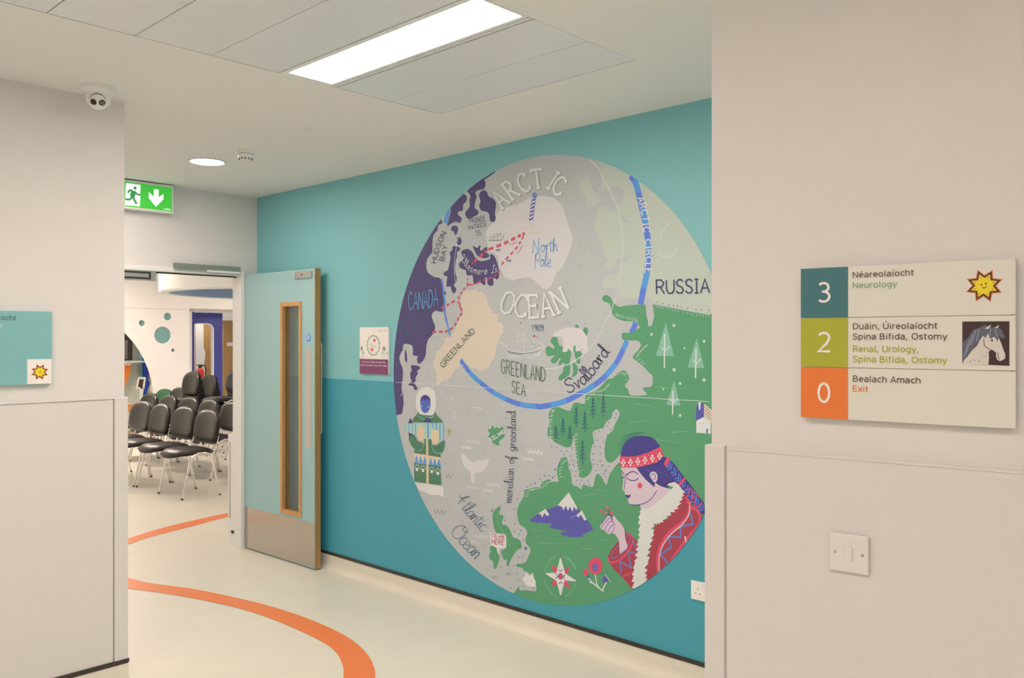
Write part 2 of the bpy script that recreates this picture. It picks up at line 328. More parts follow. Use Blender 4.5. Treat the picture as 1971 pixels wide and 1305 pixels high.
SANS = {'N': (7.6, [[(.7, 0), (.7, 10)], [(.7, 9.6), (6.9, .4)], [(6.9, 0), (6.9, 10)]]), 'D': (7.6, [[(.7, .6), (.7, 9.4)]+[(2.6, 9.4)]+_a(2.8, 5, 4.1, 4.4, 90, -90)+[(2.6, .6), (.1, .6)]]),
 'U': (7.4, [[(.7, 10), (.7, 3.4)]+_a(3.7, 3.4, 3, 3.0, 180, 360)+[(6.7, 3.4), (6.7, 10)]]), 'B': (7, [[(.7, 0), (.7, 9.4), (3.2, 9.4)]+_a(3.3, 7.35, 2.1, 2.05, 90, -90)+[(.7, 5.3)], [(3.2, 5.3)]+_a(3.6, 2.95, 2.5, 2.35, 90, -90)+[(.7, .6)]]),
 'S': (6.8, [[(6, 8.6)]+_a(3.6, 7.4, 2.6, 2.1, 60, 200)+[(1.7, 5.9), (3.4, 5.2), (5.2, 4.5)]+_a(3.4, 2.7, 2.7, 2.2, 25, -115)+[(.4, 1.5)]]), 'O': (8.2, [_a(4.1, 5, 3.5, 4.55, 90, 450, 24)]),
 'R': (7.2, [[(.7, 0), (.7, 9.4), (3.2, 9.4)]+_a(3.4, 7.1, 2.4, 2.3, 90, -90)+[(.7, 4.8)], [(3.6, 4.8), (6.9, 0)]]), 'E': (6.4, [[(6, 9.4), (.7, 9.4), (.7, .6), (6, .6)], [(.7, 5.2), (5.5, 5.2)]]), 'A': (7.2, [[(.3, 0), (3.6, 9.8), (6.9, 0)], [(1.5, 3.2), (5.7, 3.2)]]),
 'G': (7.8, [[(7, 8.6)]+_a(4.2, 5, 3.6, 4.4, 50, 310, 18)+[(7, 1.6), (7, 4.8), (4.6, 4.8)]]), 'L': (5.8, [[(.7, 10), (.7, .6), (5.6, .6)]]), 'Y': (7, [[(.2, 10), (3.4, 4.6), (6.6, 10)], _st(3.4, 0, 4.8)]),
 'a': (6, [[(.9, 6.4)]+_a(2.8, 5.2, 2.2, 1.9, 110, 0, 8)+[(5, 0)], [(5, 4.2), (3, 4.1)]+_a(2.6, 2.2, 2.1, 1.8, 100, 290, 10)+[(5, 1.5)]]), 'b': (6.2, [_st(.7), _a(3.1, 3.7, 2.4, 3.2, 90, 450, 20)]), 'c': (5.2, [_a(3.2, 3.7, 2.6, 3.2, 52, 308, 16)]),
 'd': (6.2, [_st(5.4), _a(3, 3.7, 2.4, 3.2, 90, 450, 20)]), 'e': (6, [[(.6, 3.9), (5.4, 3.9)]+_a(3, 3.8, 2.4, 3.1, 3, 310, 18)]), 'f': (3.8, [[(1.4, 0), (1.4, 8)]+_a(3, 8.2, 1.6, 1.6, 180, 80, 6), [(.1, 6.9), (3.6, 6.9)]]),
 'g': (6.2, [_a(3, 3.8, 2.4, 3.1, 90, 450, 20), [(5.4, 7.3), (5.4, -.2)]+_a(3.2, -.2, 2.2, 2.0, 0, -130, 10)]), 'h': (6.2, [_st(.7), [(.7, 5.2)]+_a(3.1, 4.6, 2.3, 2.3, 140, 0, 10)+[(5.4, 0)]]), 'i': (2.4, [_st(1.1, 0, 7.3), _st(1.1, 8.9, 10.2)]),
 'l': (2.4, [_st(1.1, 0, 10.4)]), 'm': (9.4, [_st(.7, 0, 7.3), [(.7, 5.2)]+_a(2.8, 4.7, 2, 2.2, 140, 0, 9)+[(4.8, 0)], [(4.8, 5.2)]+_a(6.8, 4.7, 2, 2.2, 140, 0, 9)+[(8.8, 0)]]),
 'n': (6.2, [_st(.7, 0, 7.3), [(.7, 5.2)]+_a(3.1, 4.6, 2.3, 2.3, 140, 0, 10)+[(5.4, 0)]]), 'o': (6.2, [_a(3.1, 3.7, 2.5, 3.2, 90, 450, 20)]), 'p': (6.2, [_st(.7, -2.8, 7.3), _a(3.1, 3.7, 2.4, 3.2, 90, 450, 20)]),
 'r': (4, [_st(.7, 0, 7.3), [(.7, 5)]+_a(3.4, 4.6, 2.7, 2.2, 150, 80, 6)]), 's': (5.2, [[(4.6, 6.3)]+_a(2.7, 5.4, 2, 1.5, 60, 215, 8)+[(2.6, 3.9)]+_a(2.5, 2.1, 2.1, 1.6, 50, -110, 9)+[(.4, 1.1)]]), 't': (4, [[(1.4, 9.3), (1.4, 2)]+_a(3, 2.1, 1.6, 1.6, 180, 280, 7), [(.1, 6.9), (3.8, 6.9)]]),
 'u': (6.2, [[(.7, 7.3), (.7, 2.8)]+_a(3, 2.9, 2.3, 2.4, 180, 330, 10)+[(5.4, 2.4)], _st(5.4, 0, 7.3)]), 'x': (5.8, [[(.3, 0), (5.5, 7.3)], [(.3, 7.3), (5.5, 0)]]), 'y': (5.8, [[(.3, 7.3), (3, .5)], [(5.6, 7.3), (1.8, -2.8)]]), ',': (2.6, [[(1.6, 1.4), (.6, -1.8)]]), ' ': (2.6, []),
 '3': (6.4, [_a(2.9, 7.4, 2.4, 2.1, 145, -90, 14)+[(2.1, 5.3)], [(3, 5.3)]+_a(2.9, 2.9, 2.8, 2.4, 90, -140, 14)]), '2': (6.4, [_a(3, 7.2, 2.5, 2.3, 155, -30, 12)+[(4.4, 4.6), (.5, .6), (6, .6)]]), '0': (6.4, [_a(3.2, 5, 2.5, 4.5, 90, 450, 24)])}
for base_, acc, new in (('e', _ac, '\u00e9'), ('a', _ac, '\u00e1'), ('U', _acC, '\u00da')): SANS[new] = (SANS[base_][0], SANS[base_][1]+[acc])
SANS['\u00ed'] = (2.4, [_st(1.1, 0, 7.3), [(1.3, 8.7), (2.5, 10.7)]])
def sans(pr, part, m, text, a0, b0, width, cap, L=3, weight=.125, gap=1.0):
    adv = sum(SANS[c][0]+gap for c in text)-gap; sx = width/adv; sy = cap/10; x = 0
    for c in text:
        w_, st_ = SANS[c]
        if st_: pr.begin()
        for q in st_: pr.line(part, m, [(a0+(x+p[0])*sx, b0+p[1]*sy) for p in q], weight*cap, L, uvs=True)
        x += w_+gap
def ftext(name, body, pl, a0, b0, width, height, m, parent, h, align='L'):
    """built-in typeface fitted to a box: (a0, b0) is the left end of the baseline, height is the height of the ink box of 'H'"""
    c = bpy.data.curves.new(name, 'FONT'); c.body = body; c.size = 1; c.resolution_u = 3
    t = bpy.data.objects.new(name, c); link(t); dg = bpy.context.evaluated_depsgraph_get(); dg.update()
    me = bpy.data.meshes.new_from_object(t.evaluated_get(dg)); bpy.data.objects.remove(t, do_unlink=True)
    xs = [v.co.x for v in me.vertices]; x0, x1 = min(xs), max(xs)
    sx = width/(x1-x0); sy = height/.729 if height else sx
    for v in me.vertices: v.co = pl.at(a0+(v.co.x-x0)*sx, b0+v.co.y*sy, h)
    me.name = name; me.materials.clear(); me.materials.append(m)
    for p in me.polygons: p.material_index = 0
    return link(bpy.data.objects.new(name, me), parent)

# ================================================================== SETTING
XT, YE, CEIL, YF = 3.43, 5.98, 2.7, 14.0
XJ = 3.289          # door jamb
def structure(o, label=None): o['kind'] = 'structure'; (label and o.__setitem__('label', label)); return o
# floor with inlaid stripe
structure(box('floor', -3.2, 12, -3.2, 19, -.05, 0, M_FLOOR), 'cream vinyl floor with an orange inlaid ribbon')
floor = bpy.data.objects['floor']
def ribbon(name, top, bot, n=6):
    a = spline([floor_pt(*p) for p in top], False, n); b = spline([floor_pt(*p) for p in bot], False, n)
    def res(P, k):
        L = [0]
        for u, v in zip(P, P[1:]): L.append(L[-1]+(v-u).length)
        out = []; j = 0
        for i in range(k):
            d = L[-1]*i/(k-1)
            while j < len(L)-2 and L[j+1] < d: j += 1
            out.append(P[j].lerp(P[j+1], (d-L[j])/max(1e-9, L[j+1]-L[j])))
        return out
    return res(a, 60), res(b, 60)
A1, B1 = ribbon('near', [(242.6, 1111), (286, 1122), (370, 1133.5), (440, 1147.5), (510, 1164), (579.6, 1186), (635.6, 1209), (677.5, 1232), (705.5, 1257.5), (719.5, 1282.6), (722, 1305), (716, 1345), (690, 1400)],
                [(242.6, 1133), (314, 1142), (398, 1157), (468, 1173.5), (524, 1192), (579.6, 1215.5), (621.6, 1236.5), (644, 1253), (658, 1275.6), (661, 1305), (648, 1345), (610, 1400)])
A2, B2 = ribbon('far', [(240.6, 1038), (314, 1016), (398, 996), (440, 987.5), (480, 981)], [(240.6, 1051), (286, 1035), (370, 1013), (440, 994.5), (480, 988)])
# join the two behind the wall with a turn
outer = [B1[0], A1[0]]
j1 = spline([A1[2], A1[0], A1[0]+Vector((-.55, .22, 0)), A2[0]+Vector((-.62, -.42, 0)), B2[0], B2[2]], False, 8)
j2 = spline([B1[2], B1[0], B1[0]+Vector((-.6, .3, 0)), A2[0]+Vector((-.78, -.38, 0)), A2[0], A2[2]], False, 8)
j1 = j1[8:-8]; j2 = j2[8:-8]
def strip_obj(name, L, R, m, parent, z=.0015):
    n = min(len(L), len(R)); vs = [Vector((p.x, p.y, z)) for p in L[:n]]+[Vector((p.x, p.y, z)) for p in R[:n]]
    o = mesh_obj(name, vs, [(i, i+1, n+i+1, n+i) for i in range(n-1)], m, parent)
    bm = bmesh.new(); bm.from_mesh(o.data); bmesh.ops.recalc_face_normals(bm, faces=bm.faces)
    if bm.faces and sum(f.normal.z for f in bm.faces) < 0: bmesh.ops.reverse_faces(bm, faces=bm.faces)
    bm.to_mesh(o.data); bm.free(); return o
rb_L = A1[::-1]+j1[1:-1]+B2; rb_R = B1[::-1]+j2[1:-1]+A2
strip_obj('floor_ribbon', rb_L, rb_R, M_STRIPE, floor)['label'] = 'curving orange vinyl ribbon let into the floor'

# ceiling with the band of metal planks
PX0, PX1, PY0, PY1, STEP = .119-.294*4, 2.765, 1.95, 3.113, .294
bm = bmesh.new()
for x0, x1, y0, y1 in ((-3.2, PX0, -3.2, 6.1), (PX1, 3.6, -3.2, 6.1), (PX0, PX1, -3.2, PY0), (PX0, PX1, PY1, 6.1)): add_box(bm, x0, x1, y0, y1, CEIL, CEIL+.06)
add_box(bm, PX0-.01, PX1+.01, PY0-.01, PY1+.01, CEIL+.04, CEIL+.09)
ceil = structure(bm_obj('ceiling', bm, M_CEIL), 'white plasterboard ceiling with a band of metal planks')
bm = bmesh.new(); add_box(bm, PX0, PX1, PY0, PY1, CEIL+.03, CEIL+.039); bm_obj('plank_carrier', bm, M_DARK, ceil)
k = 0; x = PX1
plank_me = None
while x > PX0+.05:
    if k not in (2, 8):
        if plank_me is None:
            bm = bmesh.new(); add_box(bm, -STEP/2+.0018, STEP/2-.0018, PY0+.004, PY1-.004, 0, .028, .0025)
            p = bm_obj('metal_plank', bm, M_PLANK, ceil); plank_me = p.data
        else: p = link(bpy.data.objects.new('metal_plank', plank_me), ceil)
        p.location = (x-STEP/2, 0, CEIL+.0005)
    k += 1; x -= STEP
# luminaire in the plank band
def troffer(x0, x1, y0, y1, label, z=CEIL, strength=E_PANEL, d0=.03, d1=.058, group=None, big=True):
    if not big: z -= .03
    t = empty('ceiling_light', ((x0+x1)/2, (y0+y1)/2, z)); tag(t, label, 'ceiling light', group)
    bm = bmesh.new(); X0, X1, Y0, Y1 = x0-t.location.x, x1-t.location.x, y0-t.location.y, y1-t.location.y
    add_box(bm, X0, X0+d0*.8, Y0, Y1, -.002, .028); add_box(bm, X0+d0*.8, X1-d1, Y0, Y0+.012, -.002, .028)
    add_box(bm, X0+d0*.8, X1-d1, Y1-.04, Y1, -.002, .028); add_box(bm, X1-d1, X1-d1+.02, Y0, Y1, -.002, .028)
    bm_obj('frame', bm, M_TRIM, t)
    if big:
        bm = bmesh.new()
        for i in range(3): add_box(bm, X1-d1+.023+i*.0115, X1-d1+.031+i*.0115, Y0+.004, Y1-.004, -.0035+(i % 2)*.003, .028, .001)
        bm_obj('slotted_trim', bm, M_PLANK, t)
    bm = bmesh.new(); add_box(bm, X0+d0*.8, X1-d1, Y0+.012, Y1-.04, .006, .022)
    bm_obj('diffuser', bm, lampmat('lamp_panel', LAMP, strength), t)
    return t
xl = PX1-2*STEP
troffer(xl-STEP, xl, PY0, PY1, 'long rectangular ceiling light glowing white between the metal planks', strength=E_MAIN)
xq = PX1-8*STEP
troffer(xq-STEP, xq, PY0, PY1, 'second long rectangular ceiling light added unseen in the plank band, beyond the left edge of the view', strength=E_MAIN*.6)  # out-of-view lamp added to the band for its light
# walls
teal = plate('wall_east', [(-1.1, 0), (3.9, 0), (3.9, 1.328), (-1.1, 1.328)], [], Plane((XT, 5.0, 0), (0, -1, 0)), .15, M_TEAL_LO)
structure(teal, 'wall covered in dark teal below and light teal above')
up = plate('upper_wallcovering', [(-1.1, 1.328), (3.9, 1.328), (3.9, CEIL), (-1.1, CEIL)], [], Plane((XT, 5.0, 0), (0, -1, 0)), .15, M_TEAL_UP, teal)
up['label'] = 'light teal upper wallcovering'
# end wall with the doorway
WT = .105
DW0, DW1, DH = 1.489, XJ, 2.088
pe = Plane((0, YE, 0), (1, 0, 0))
end = plate('wall_end', [(-3.2, 0), (DW0, 0), (DW0, DH), (DW1, DH), (DW1, 0), (XT, 0), (XT, CEIL), (-3.2, CEIL)], [], pe, WT, M_WALL)
structure(end, 'white wall with the open double doorway')
# frame lining: jamb and head
bm = bmesh.new()
add_box(bm, XJ-.002, XJ+.03, YE-.012, YE+WT+.012, 0, DH+.03, .003); jr = bm_obj('trim_1', bm, M_TRIM); structure(jr, 'white door jamb beside the teal leaf')
bm = bmesh.new(); add_box(bm, DW0, XJ-.002, YE-.012, YE+WT+.012, DH-.004, DH+.028, .003); hd = structure(bm_obj('trim_2', bm, M_TRIM), 'white door head lining')
box('seal', DW0, XJ-.004, YE+.05, YE+.062, DH-.014, DH-.004, M_DARK, hd)
bm = bmesh.new(); add_box(bm, DW0-.03, DW0+.002, YE-.012, YE+WT+.012, 0, DH+.03, .003); structure(bm_obj('trim_3', bm, M_TRIM), 'white door jamb behind the left wall')
# protection sheet end behind the jamb in the far room
box('door_stop_panel', XJ-.003, XJ+.03, YE+WT+.012, YE+.188, 0, .862, M_TRIM, jr, .003)
box('edge_seal', XJ-.0045, XJ-.003, YE+.152, YE+.158, .21, .80, M_BLACK, jr)
box('capping_strip', XJ-.010, XJ-.001, YE+.095, YE+.128, .1, .121, M_BLACK, jr)
# left wall (near), with protection sheet, edge strip, black-topped skirting
YL, XL = 4.01, 1.638
wl = structure(box('wall_left', -3.2, XL-.012, YL+.012, YL+.15, 0, CEIL, M_WALL), 'plain off-white wall with lower protection sheet')
box('protection_sheet', -3.2, XL-.066, YL+.002, YL+.012, .118, 1.326, M_PVC, wl, .002)
bm = bmesh.new(); add_box(bm, -3.2, XL-.06, YL-.004, YL+.012, 1.326, 1.333, .002); bm_obj('sheet_top_trim', bm, M_PVC, wl)
bm = bmesh.new(); add_box(bm, XL-.062, XL, YL-.003, YL+.012, .118, 1.333, .004); add_box(bm, XL-.012, XL, YL+.012, YL+.16, .118, 1.333, .004)
bm_obj('corner_guard', bm, M_PVC, wl)
def skirting(name, path, nrm, m=M_FLOOR, side='black_strip'):
    """coved vinyl skirting following plan points, nrm = per segment direction into the room"""
    prof = [(.0, .0), (.045, .0), (.03, .004), (.016, .014), (.007, .03), (.005, .05), (.005, .1), (0, .1)]
    root = None
    bm = bmesh.new(); bk = bmesh.new()
    for (a, b), n in zip(zip(path, path[1:]), nrm):
        a = Vector(a); b = Vector(b); n = Vector(n)
        for bmx, pf in ((bm, prof), (bk, [(0, .1), (.008, .1), (.008, .118), (0, .118)])):
            A = [bmx.verts.new((a.x+n.x*d, a.y+n.y*d, z)) for d, z in pf]; B = [bmx.verts.new((b.x+n.x*d, b.y+n.y*d, z)) for d, z in pf]
            for i in range(len(pf)): j = (i+1) % len(pf); bmx.faces.new((A[i], A[j], B[j], B[i]))
            bmx.faces.new(A); bmx.faces.new(B[::-1])
    o = bm_obj(name, bm, m, smooth=True, sharp=50); structure(o, 'cream coved vinyl skirting with a black top strip')
    bm_obj('capping_strip', bk, M_BLACK, o); return o
skirting('baseboard_left', [(-3.2, YL+.002), (XL-.002, YL+.002), (XL-.002, YL+.15)], [(0, -1), (1, 0)])
skirting('baseboard_east', [(XT, 1.12), (XT, YE)], [(-1, 0)])
skirting('baseboard_end', [(XT, YE), (XJ+.032, YE)], [(0, -1)])
# right pier
PU = Vector((.1088, -.994, 0)); PA = Vector((1.9, 1.107, 0)); pr_pl = Plane(PA, PU); PN = pr_pl.n
def prism(name, plan, z0, z1, m, parent=None, bev=0):
    bm = bmesh.new(); a = [bm.verts.new((x, y, z0)) for x, y in plan]; b = [bm.verts.new((x, y, z1)) for x, y in plan]; n = len(plan)
    bm.faces.new(a); bm.faces.new(b[::-1])
    for i in range(n): j = (i+1) % n; bm.faces.new((a[i], a[j], b[j], b[i]))
    if bev: bmesh.ops.recalc_face_normals(bm, faces=bm.faces); bmesh.ops.bevel(bm, geom=[e for e in bm.edges if abs(e.verts[0].co.z-e.verts[1].co.z) > .1], offset=bev, segments=3, affect='EDGES', profile=.5)
    return bm_obj(name, bm, m, parent)
pend = PA+PU*4.2
wr = prism('wall_right', [(PA.x, PA.y), (pend.x, pend.y), (3.6, pend.y), (3.6, PA.y)], 0, CEIL, M_PIER); structure(wr, 'plain off-white wall end on the right')
plate('protection_sheet', [(.045, .118), (4.2, .118), (4.2, 1.327), (.045, 1.327)], [], pr_pl, .012, M_PVC, wr, h=.012)
plate('sheet_top_trim', [(.045, 1.327), (4.2, 1.327), (4.2, 1.333), (.045, 1.333)], [], pr_pl, .014, M_PVC, wr, h=.014)
plate('sheet_joint_groove', [(.040, .118), (.045, .118), (.045, 1.327), (.040, 1.327)], [], pr_pl, .006, M_PVC, wr, h=.007)
def ppt(a, h): p = pr_pl.at(a, 0, h); return (p.x, p.y)
gd = prism('corner_guard', [ppt(.040, 0), ppt(.040, .015), ppt(-.013, .015), (PA.x+.06, PA.y+.013), (PA.x+.06, PA.y+.001), (PA.x, PA.y+.0005)], .118, 1.335, M_PVC, wr, .003)
# closing walls behind the camera and the side corridor
structure(box('wall_west', -3.3, -3.2, -3.2, 6.1, 0, CEIL, M_WALL))
structure(box('wall_back', -3.2, 3.6, -3.3, -3.2, 0, CEIL, M_WALL))
for x, y, lab in ((.3, -.9, 'unseen rectangular ceiling light added behind the viewer'), (-1.2, .6, 'unseen rectangular ceiling light added left of the viewer'), (-1.2, -1.9, 'unseen rectangular ceiling light added at the back left of the lobby'), (.3, 1.1, 'unseen rectangular ceiling light added above the viewer')):
    troffer(x-.15, x+.15, y-.6, y+.6, lab, d0=.02, d1=.02, big=False)  # lobby lamps out of view, added to light the right wall
def downlight(x, y, label, z=CEIL, r=.075, e=E_DOWN, group=None):
    t = empty('downlight', (x, y, z)); tag(t, label, 'downlight', group)
    bm = bmesh.new(); add_lathe(bm, [(r, .0), (r+.014, -.001), (r+.016, -.004), (r+.012, -.006), (r, -.004), (r, .0)], 40); bm_obj('bezel', bm, M_TRIM, t, True)
    bm = bmesh.new(); add_lathe(bm, [(0, -.003), (r, -.003), (r, -.001), (0, -.001)], 40); bm_obj('lens', bm, lampmat('lamp_down', LAMP, e), t)
downlight(2.517, 4.982, 'round downlight glowing in the ceiling in front of the exit sign', r=.095)
downlight(1.95, 5.48, 'round downlight in the side corridor ceiling just behind the left wall edge', r=.095)
downlight(.3, 5.3, 'unseen round downlight added farther along the side corridor ceiling', r=.095)  # hidden lamp added to brighten the end wall and corridor
downlight(-1.4, 5.1, 'unseen round downlight added at the far end of the side corridor ceiling', r=.095)  # another hidden lamp added for the same corridor brightness

# ------------------------------------------------------------------ door leaf
ld = Vector((3.33-3.317, 5.035-5.965, 0)).normalized()
dp = Plane((3.317, 5.965, 0), ld); LW = .932; DT = .045
door = empty('door_1', (3.317, 5.965, 0)); door['kind'] = 'structure'; door['label'] = 'pale teal door leaf standing open against the mural wall'
def local(o, root):   # meshes are built in world coordinates; keep them there under a placed root
    o.matrix_parent_inverse = root.matrix_basis.inverted(); return o
def rooted(root):
    bpy.context.view_layer.update()
    for c in root.children: c.matrix_parent_inverse = Matrix.LocRotScale(root.location, root.rotation_euler, None).inverted()
va0, va1, vz0, vz1 = .503, .768, .342, 1.868
plate('door_leaf', [(0, .008), (LW-.006, .008), (LW-.006, 2.094), (0, 2.094)], [[(va0+.02, vz0+.02), (va1-.02, vz0+.02), (va1-.02, vz1-.02), (va0+.02, vz1-.02)]], dp, DT, M_DOOR, door)
plate('edge_lipping', [(LW-.006, .008), (LW, .008), (LW, 2.094), (LW-.006, 2.094)], [], dp, DT, M_OAK_D, door, h=-.0005)
fr = plate('vision_panel_frame', [(va0, vz0), (va1, vz0), (va1, vz1), (va0, vz1)], [[(va0+.028, vz0+.03), (va1-.028, vz0+.03), (va1-.028, vz1-.03), (va0+.028, vz1-.03)]], dp, .024, M_OAK, door, h=.007)
plate('vision_panel_frame', [(va0, vz0), (va1, vz0), (va1, vz1), (va0, vz1)], [[(va0+.028, vz0+.03), (va1-.028, vz0+.03), (va1-.028, vz1-.03), (va0+.028, vz1-.03)]], dp, .024, M_OAK, door, h=-DT+.017)
plate('vision_glass', [(va0+.024, vz0+.024), (va1-.024, vz0+.024), (va1-.024, vz1-.024), (va0+.024, vz1-.024)], [], dp, .006, M_GLASS, door, h=-.0195)
plate('kick_plate', [(.004, .012), (LW-.012, .012), (LW-.012, .322), (.004, .322)], [], dp, .0012, M_STEEL, door, h=.0014)['label'] = 'brushed steel kick plate along the bottom of the leaf'
plate('push_plate', [(.815, .845), (.885, .845), (.885, 1.538), (.815, 1.538)], [], dp, .0012, M_STEEL2, door, h=.0014)
st = Print(dp, door, .0004)
M_BLUE_ST = mat('sign_blue', (70, 130, 200), .4); M_PW = mat('print_white', (228, 220, 208), .5)
plate('fire_door_disc', circ(.853, 1.612, .028, .028, 24), [], dp, .0008, M_BLUE_ST, door, h=.001)
for i, wd in enumerate((.030, .038, .036, .026)):
    plate('disc_lettering', [(.853-wd/2, 1.626-i*.009), (.853+wd/2, 1.626-i*.009), (.853+wd/2, 1.6295-i*.009), (.853-wd/2, 1.6295-i*.009)], [], dp, .0006, M_PW, door, h=.0014)
plate('armature_plate', [(.695, 2.03), (.90, 2.03), (.90, 2.078), (.695, 2.078)], [], dp, .012, M_STEEL2, door, h=.012)
bm = bmesh.new(); add_lathe(bm, [(0, 0), (.006, 0), (.006, .002), (0, .002)], 12, Matrix.Translation(dp.at(.79, 2.054, .0125)) @ Matrix.Rotation(-pi/2, 4, 'Y')); bm_obj('armature_bolt', bm, M_DARK, door)
bm = bmesh.new(); hx = LW-.05
pts = [dp.at(hx, .93, -DT), dp.at(hx, .93, -DT-.03), dp.at(hx, .95, -DT-.042), dp.at(hx, 1.56, -DT-.042), dp.at(hx, 1.58, -DT-.03), dp.at(hx, 1.58, -DT)]
add_tube(bm, pts, .009, 10); bm_obj('pull_handle', bm, M_CHROME, door, True)
for z in (.25, 1.05, 1.85):
    bm = bmesh.new(); add_tube(bm, [dp.at(-.006, z-.05, -.004), dp.at(-.006, z+.05, -.004)], .006, 10); bm_obj('hinge', bm, M_STEEL2, door)
rooted(door)
# door hardware on the head
pc = Plane((0, YE-.012, 0), (1, 0, 0))
cl = plate('closer_track', [(2.756, 2.112), (3.268, 2.112), (3.268, 2.15), (2.756, 2.15)], [], pc, .028, mat('grey_closer', (122, 128, 114), .5), None, h=.03)
tag(cl, 'slim grey door closer track above the open doorway', 'door closer')
box('arm_cover', 3.0, 3.262, YE-.046, YE-.03, 2.098, 2.112, M_TRIM, cl)
mg = empty('magnetic_lock', (2.5, YE-.02, 2.06)); tag(mg, 'grey magnetic door lock hanging under the door head at the left', 'door lock')
box('housing', 2.38, 2.632, YE-.015, YE+.03, 2.014, 2.083, M_STEEL2, mg, .003)
box('armature_slot', 2.385, 2.595, YE-.0163, YE-.0145, 2.022, 2.076, M_BLACK, mg); box('core_bar', 2.40, 2.578, YE-.018, YE-.0155, 2.036, 2.062, M_STEEL2, mg)
rooted(mg)

# ------------------------------------------------------------------ ceiling fittings
cm = empty('security_camera', (1.448, 3.86, CEIL)); tag(cm, 'white dome security camera on the ceiling near the left wall', 'security camera')
bm = bmesh.new(); add_lathe(bm, [(0, 0), (.070, 0), (.070, -.012), (.060, -.024), (.05, -.032), (0, -.035)], 40); bm_obj('base', bm, M_WHITEP, cm, True, 40)
bm = bmesh.new(); add_lathe(bm, [(.048, -.024), (.051, -.036), (.052, -.05), (.049, -.068), (.04, -.078), (.034, -.055)], 40); bm_obj('turret', bm, M_WHITEP, cm, True, 60)
look = Vector((-.30, -.72, -.42)).normalized(); ball_c = Vector((0, 0, -.050)); BR = .046
bm = bmesh.new(); bmesh.ops.create_uvsphere(bm, u_segments=32, v_segments=20, radius=BR, matrix=Matrix.Translation(ball_c+look*.006)); bm_obj('eyeball', bm, M_WHITEP, cm, True)
rt = Vector((0, 0, 1)).cross(look).normalized(); upv = look.cross(rt)
bm = bmesh.new()
arc = [ball_c+look*.006+(look*cos(.75)*1.0+(rt*sin(t)+upv*cos(t))*sin(.75))*(BR+.0008) for t in [radians(a) for a in range(-75, 76, 10)]]
add_tube(bm, arc, [.0006+.0016*cos((i-7.5)/8.2*pi/2) for i in range(len(arc))], 6); bm_obj('eyelid_gap', bm, M_DARK, cm, True)
for sx, nm in ((-.0165, 'lens'), (.0165, 'infrared_lamp')):
    d = (look*BR+rt*sx*1.15-upv*.004).normalized(); q = d.to_track_quat('Z', 'Y').to_matrix().to_4x4(); c0 = ball_c+look*.006+d*(BR-.0025)
    bm = bmesh.new(); add_lathe(bm, [(0, .003), (.0125, .003), (.0135, .0015), (.0135, -.004), (0, -.004)], 24, Matrix.Translation(c0) @ q); l = bm_obj(nm, bm, M_BLACK, cm, True, 40)
    if sx > 0:
        bm = bmesh.new()
        for ax in (-.004, .004):
            for ay in (-.004, .004): add_lathe(bm, [(0, .0045), (.0026, .0045), (.0026, .003), (0, .003)], 8, Matrix.Translation(c0) @ q @ Matrix.Translation((ax, ay, 0)))
        bm_obj('emitter', bm, M_STEEL2, l)
sm = empty('smoke_detector', (2.54, 4.56, CEIL)); tag(sm, 'round white smoke detector on the ceiling beside the downlight', 'smoke detector')
bm = bmesh.new(); add_lathe(bm, [(0, 0), (.05, 0), (.05, -.01), (.044, -.012), (.044, -.014), (0, -.014)], 32); bm_obj('base', bm, M_WHITEP, sm, True, 40)
bm = bmesh.new(); add_lathe(bm, [(0, -.0145), (.042, -.0145), (.042, -.036), (.036, -.046), (.026, -.052), (0, -.054)], 32); bm_obj('body', bm, M_WHITEP, sm, True, 40)
bm = bmesh.new(); add_lathe(bm, [(.0405, -.0125), (.0425, -.0125), (.0425, -.016), (.0405, -.016)], 32); bm_obj('shadow_ring', bm, M_DARK, sm)
bm = bmesh.new()
for i in range(12):
    a = 2*pi*i/12; add_box(bm, .033, .040, -.004, .004, -.047, -.039, 0, Matrix.Rotation(a, 4, 'Z'))
bm_obj('vent', bm, M_DARK, sm)

for px, py, lab in ((599, 249, 'small flat round ceiling cover plate between the long light and the mural wall'), (366, 328, 'small flat round ceiling cover plate just below the glowing downlight')):
    p = floor_pt(px, py, CEIL); bm = bmesh.new(); add_lathe(bm, [(0, 0), (.036, 0), (.036, -.002), (.033, -.0035), (0, -.004)], 28)
    o = bm_obj('ceiling_cover_plate', bm, M_CEIL, None, True, 40); o.location = p; tag(o, lab, 'cover plate')
# ------------------------------------------------------------------ exit sign
ex = empty('exit_sign', (2.56, YE, 2.6)); tag(ex, 'glowing green emergency exit sign with running figure and down arrow above the doorway', 'exit sign')
EY = YE-.075; pe2 = Plane((0, EY, 0), (1, 0, 0))
e0 = pe2.uv(235.5, 350); e1 = pe2.uv(331, 407); eT = pe2.uv(331, 361.4)[1]; exl = pe2.uv(233, 350)[0]
box('housing', exl-.015, e1[0]+.012, EY+.001, YE, e1[1]-.014, eT+.016, M_WHITEP, ex, .003)
M_EG = mat('exit_green', (.05, .50, .05), .35, raw=True, emit=.55); M_EW = mat('exit_white', (.85, .95, .85), .35, raw=True, emit=.8); M_EG2 = mat('exit_figure_green', (.04, .30, .10), .4, raw=True, emit=.35)
E_ = lambda *c: [(230+c[i]/14.5, 330+c[i+1]/14.5) for i in range(0, len(c), 2)]
pp = Print(pe2, ex, .0006)
pp._add('green_face', M_EG, [(exl, e1[1]), (e1[0], e1[1]), (e1[0], eT), (exl, eT)], 0)
pp.poly('pictogram_door', M_EW, E_(180, 325, 585, 378, 568, 978, 140, 935, 165, 830, 105, 800, 110, 755, 165, 735), 1)
pp.ell('running_figure', M_EG2, 230+433/14.5, 330+465/14.5, 45/14.5, 46/14.5, 2)
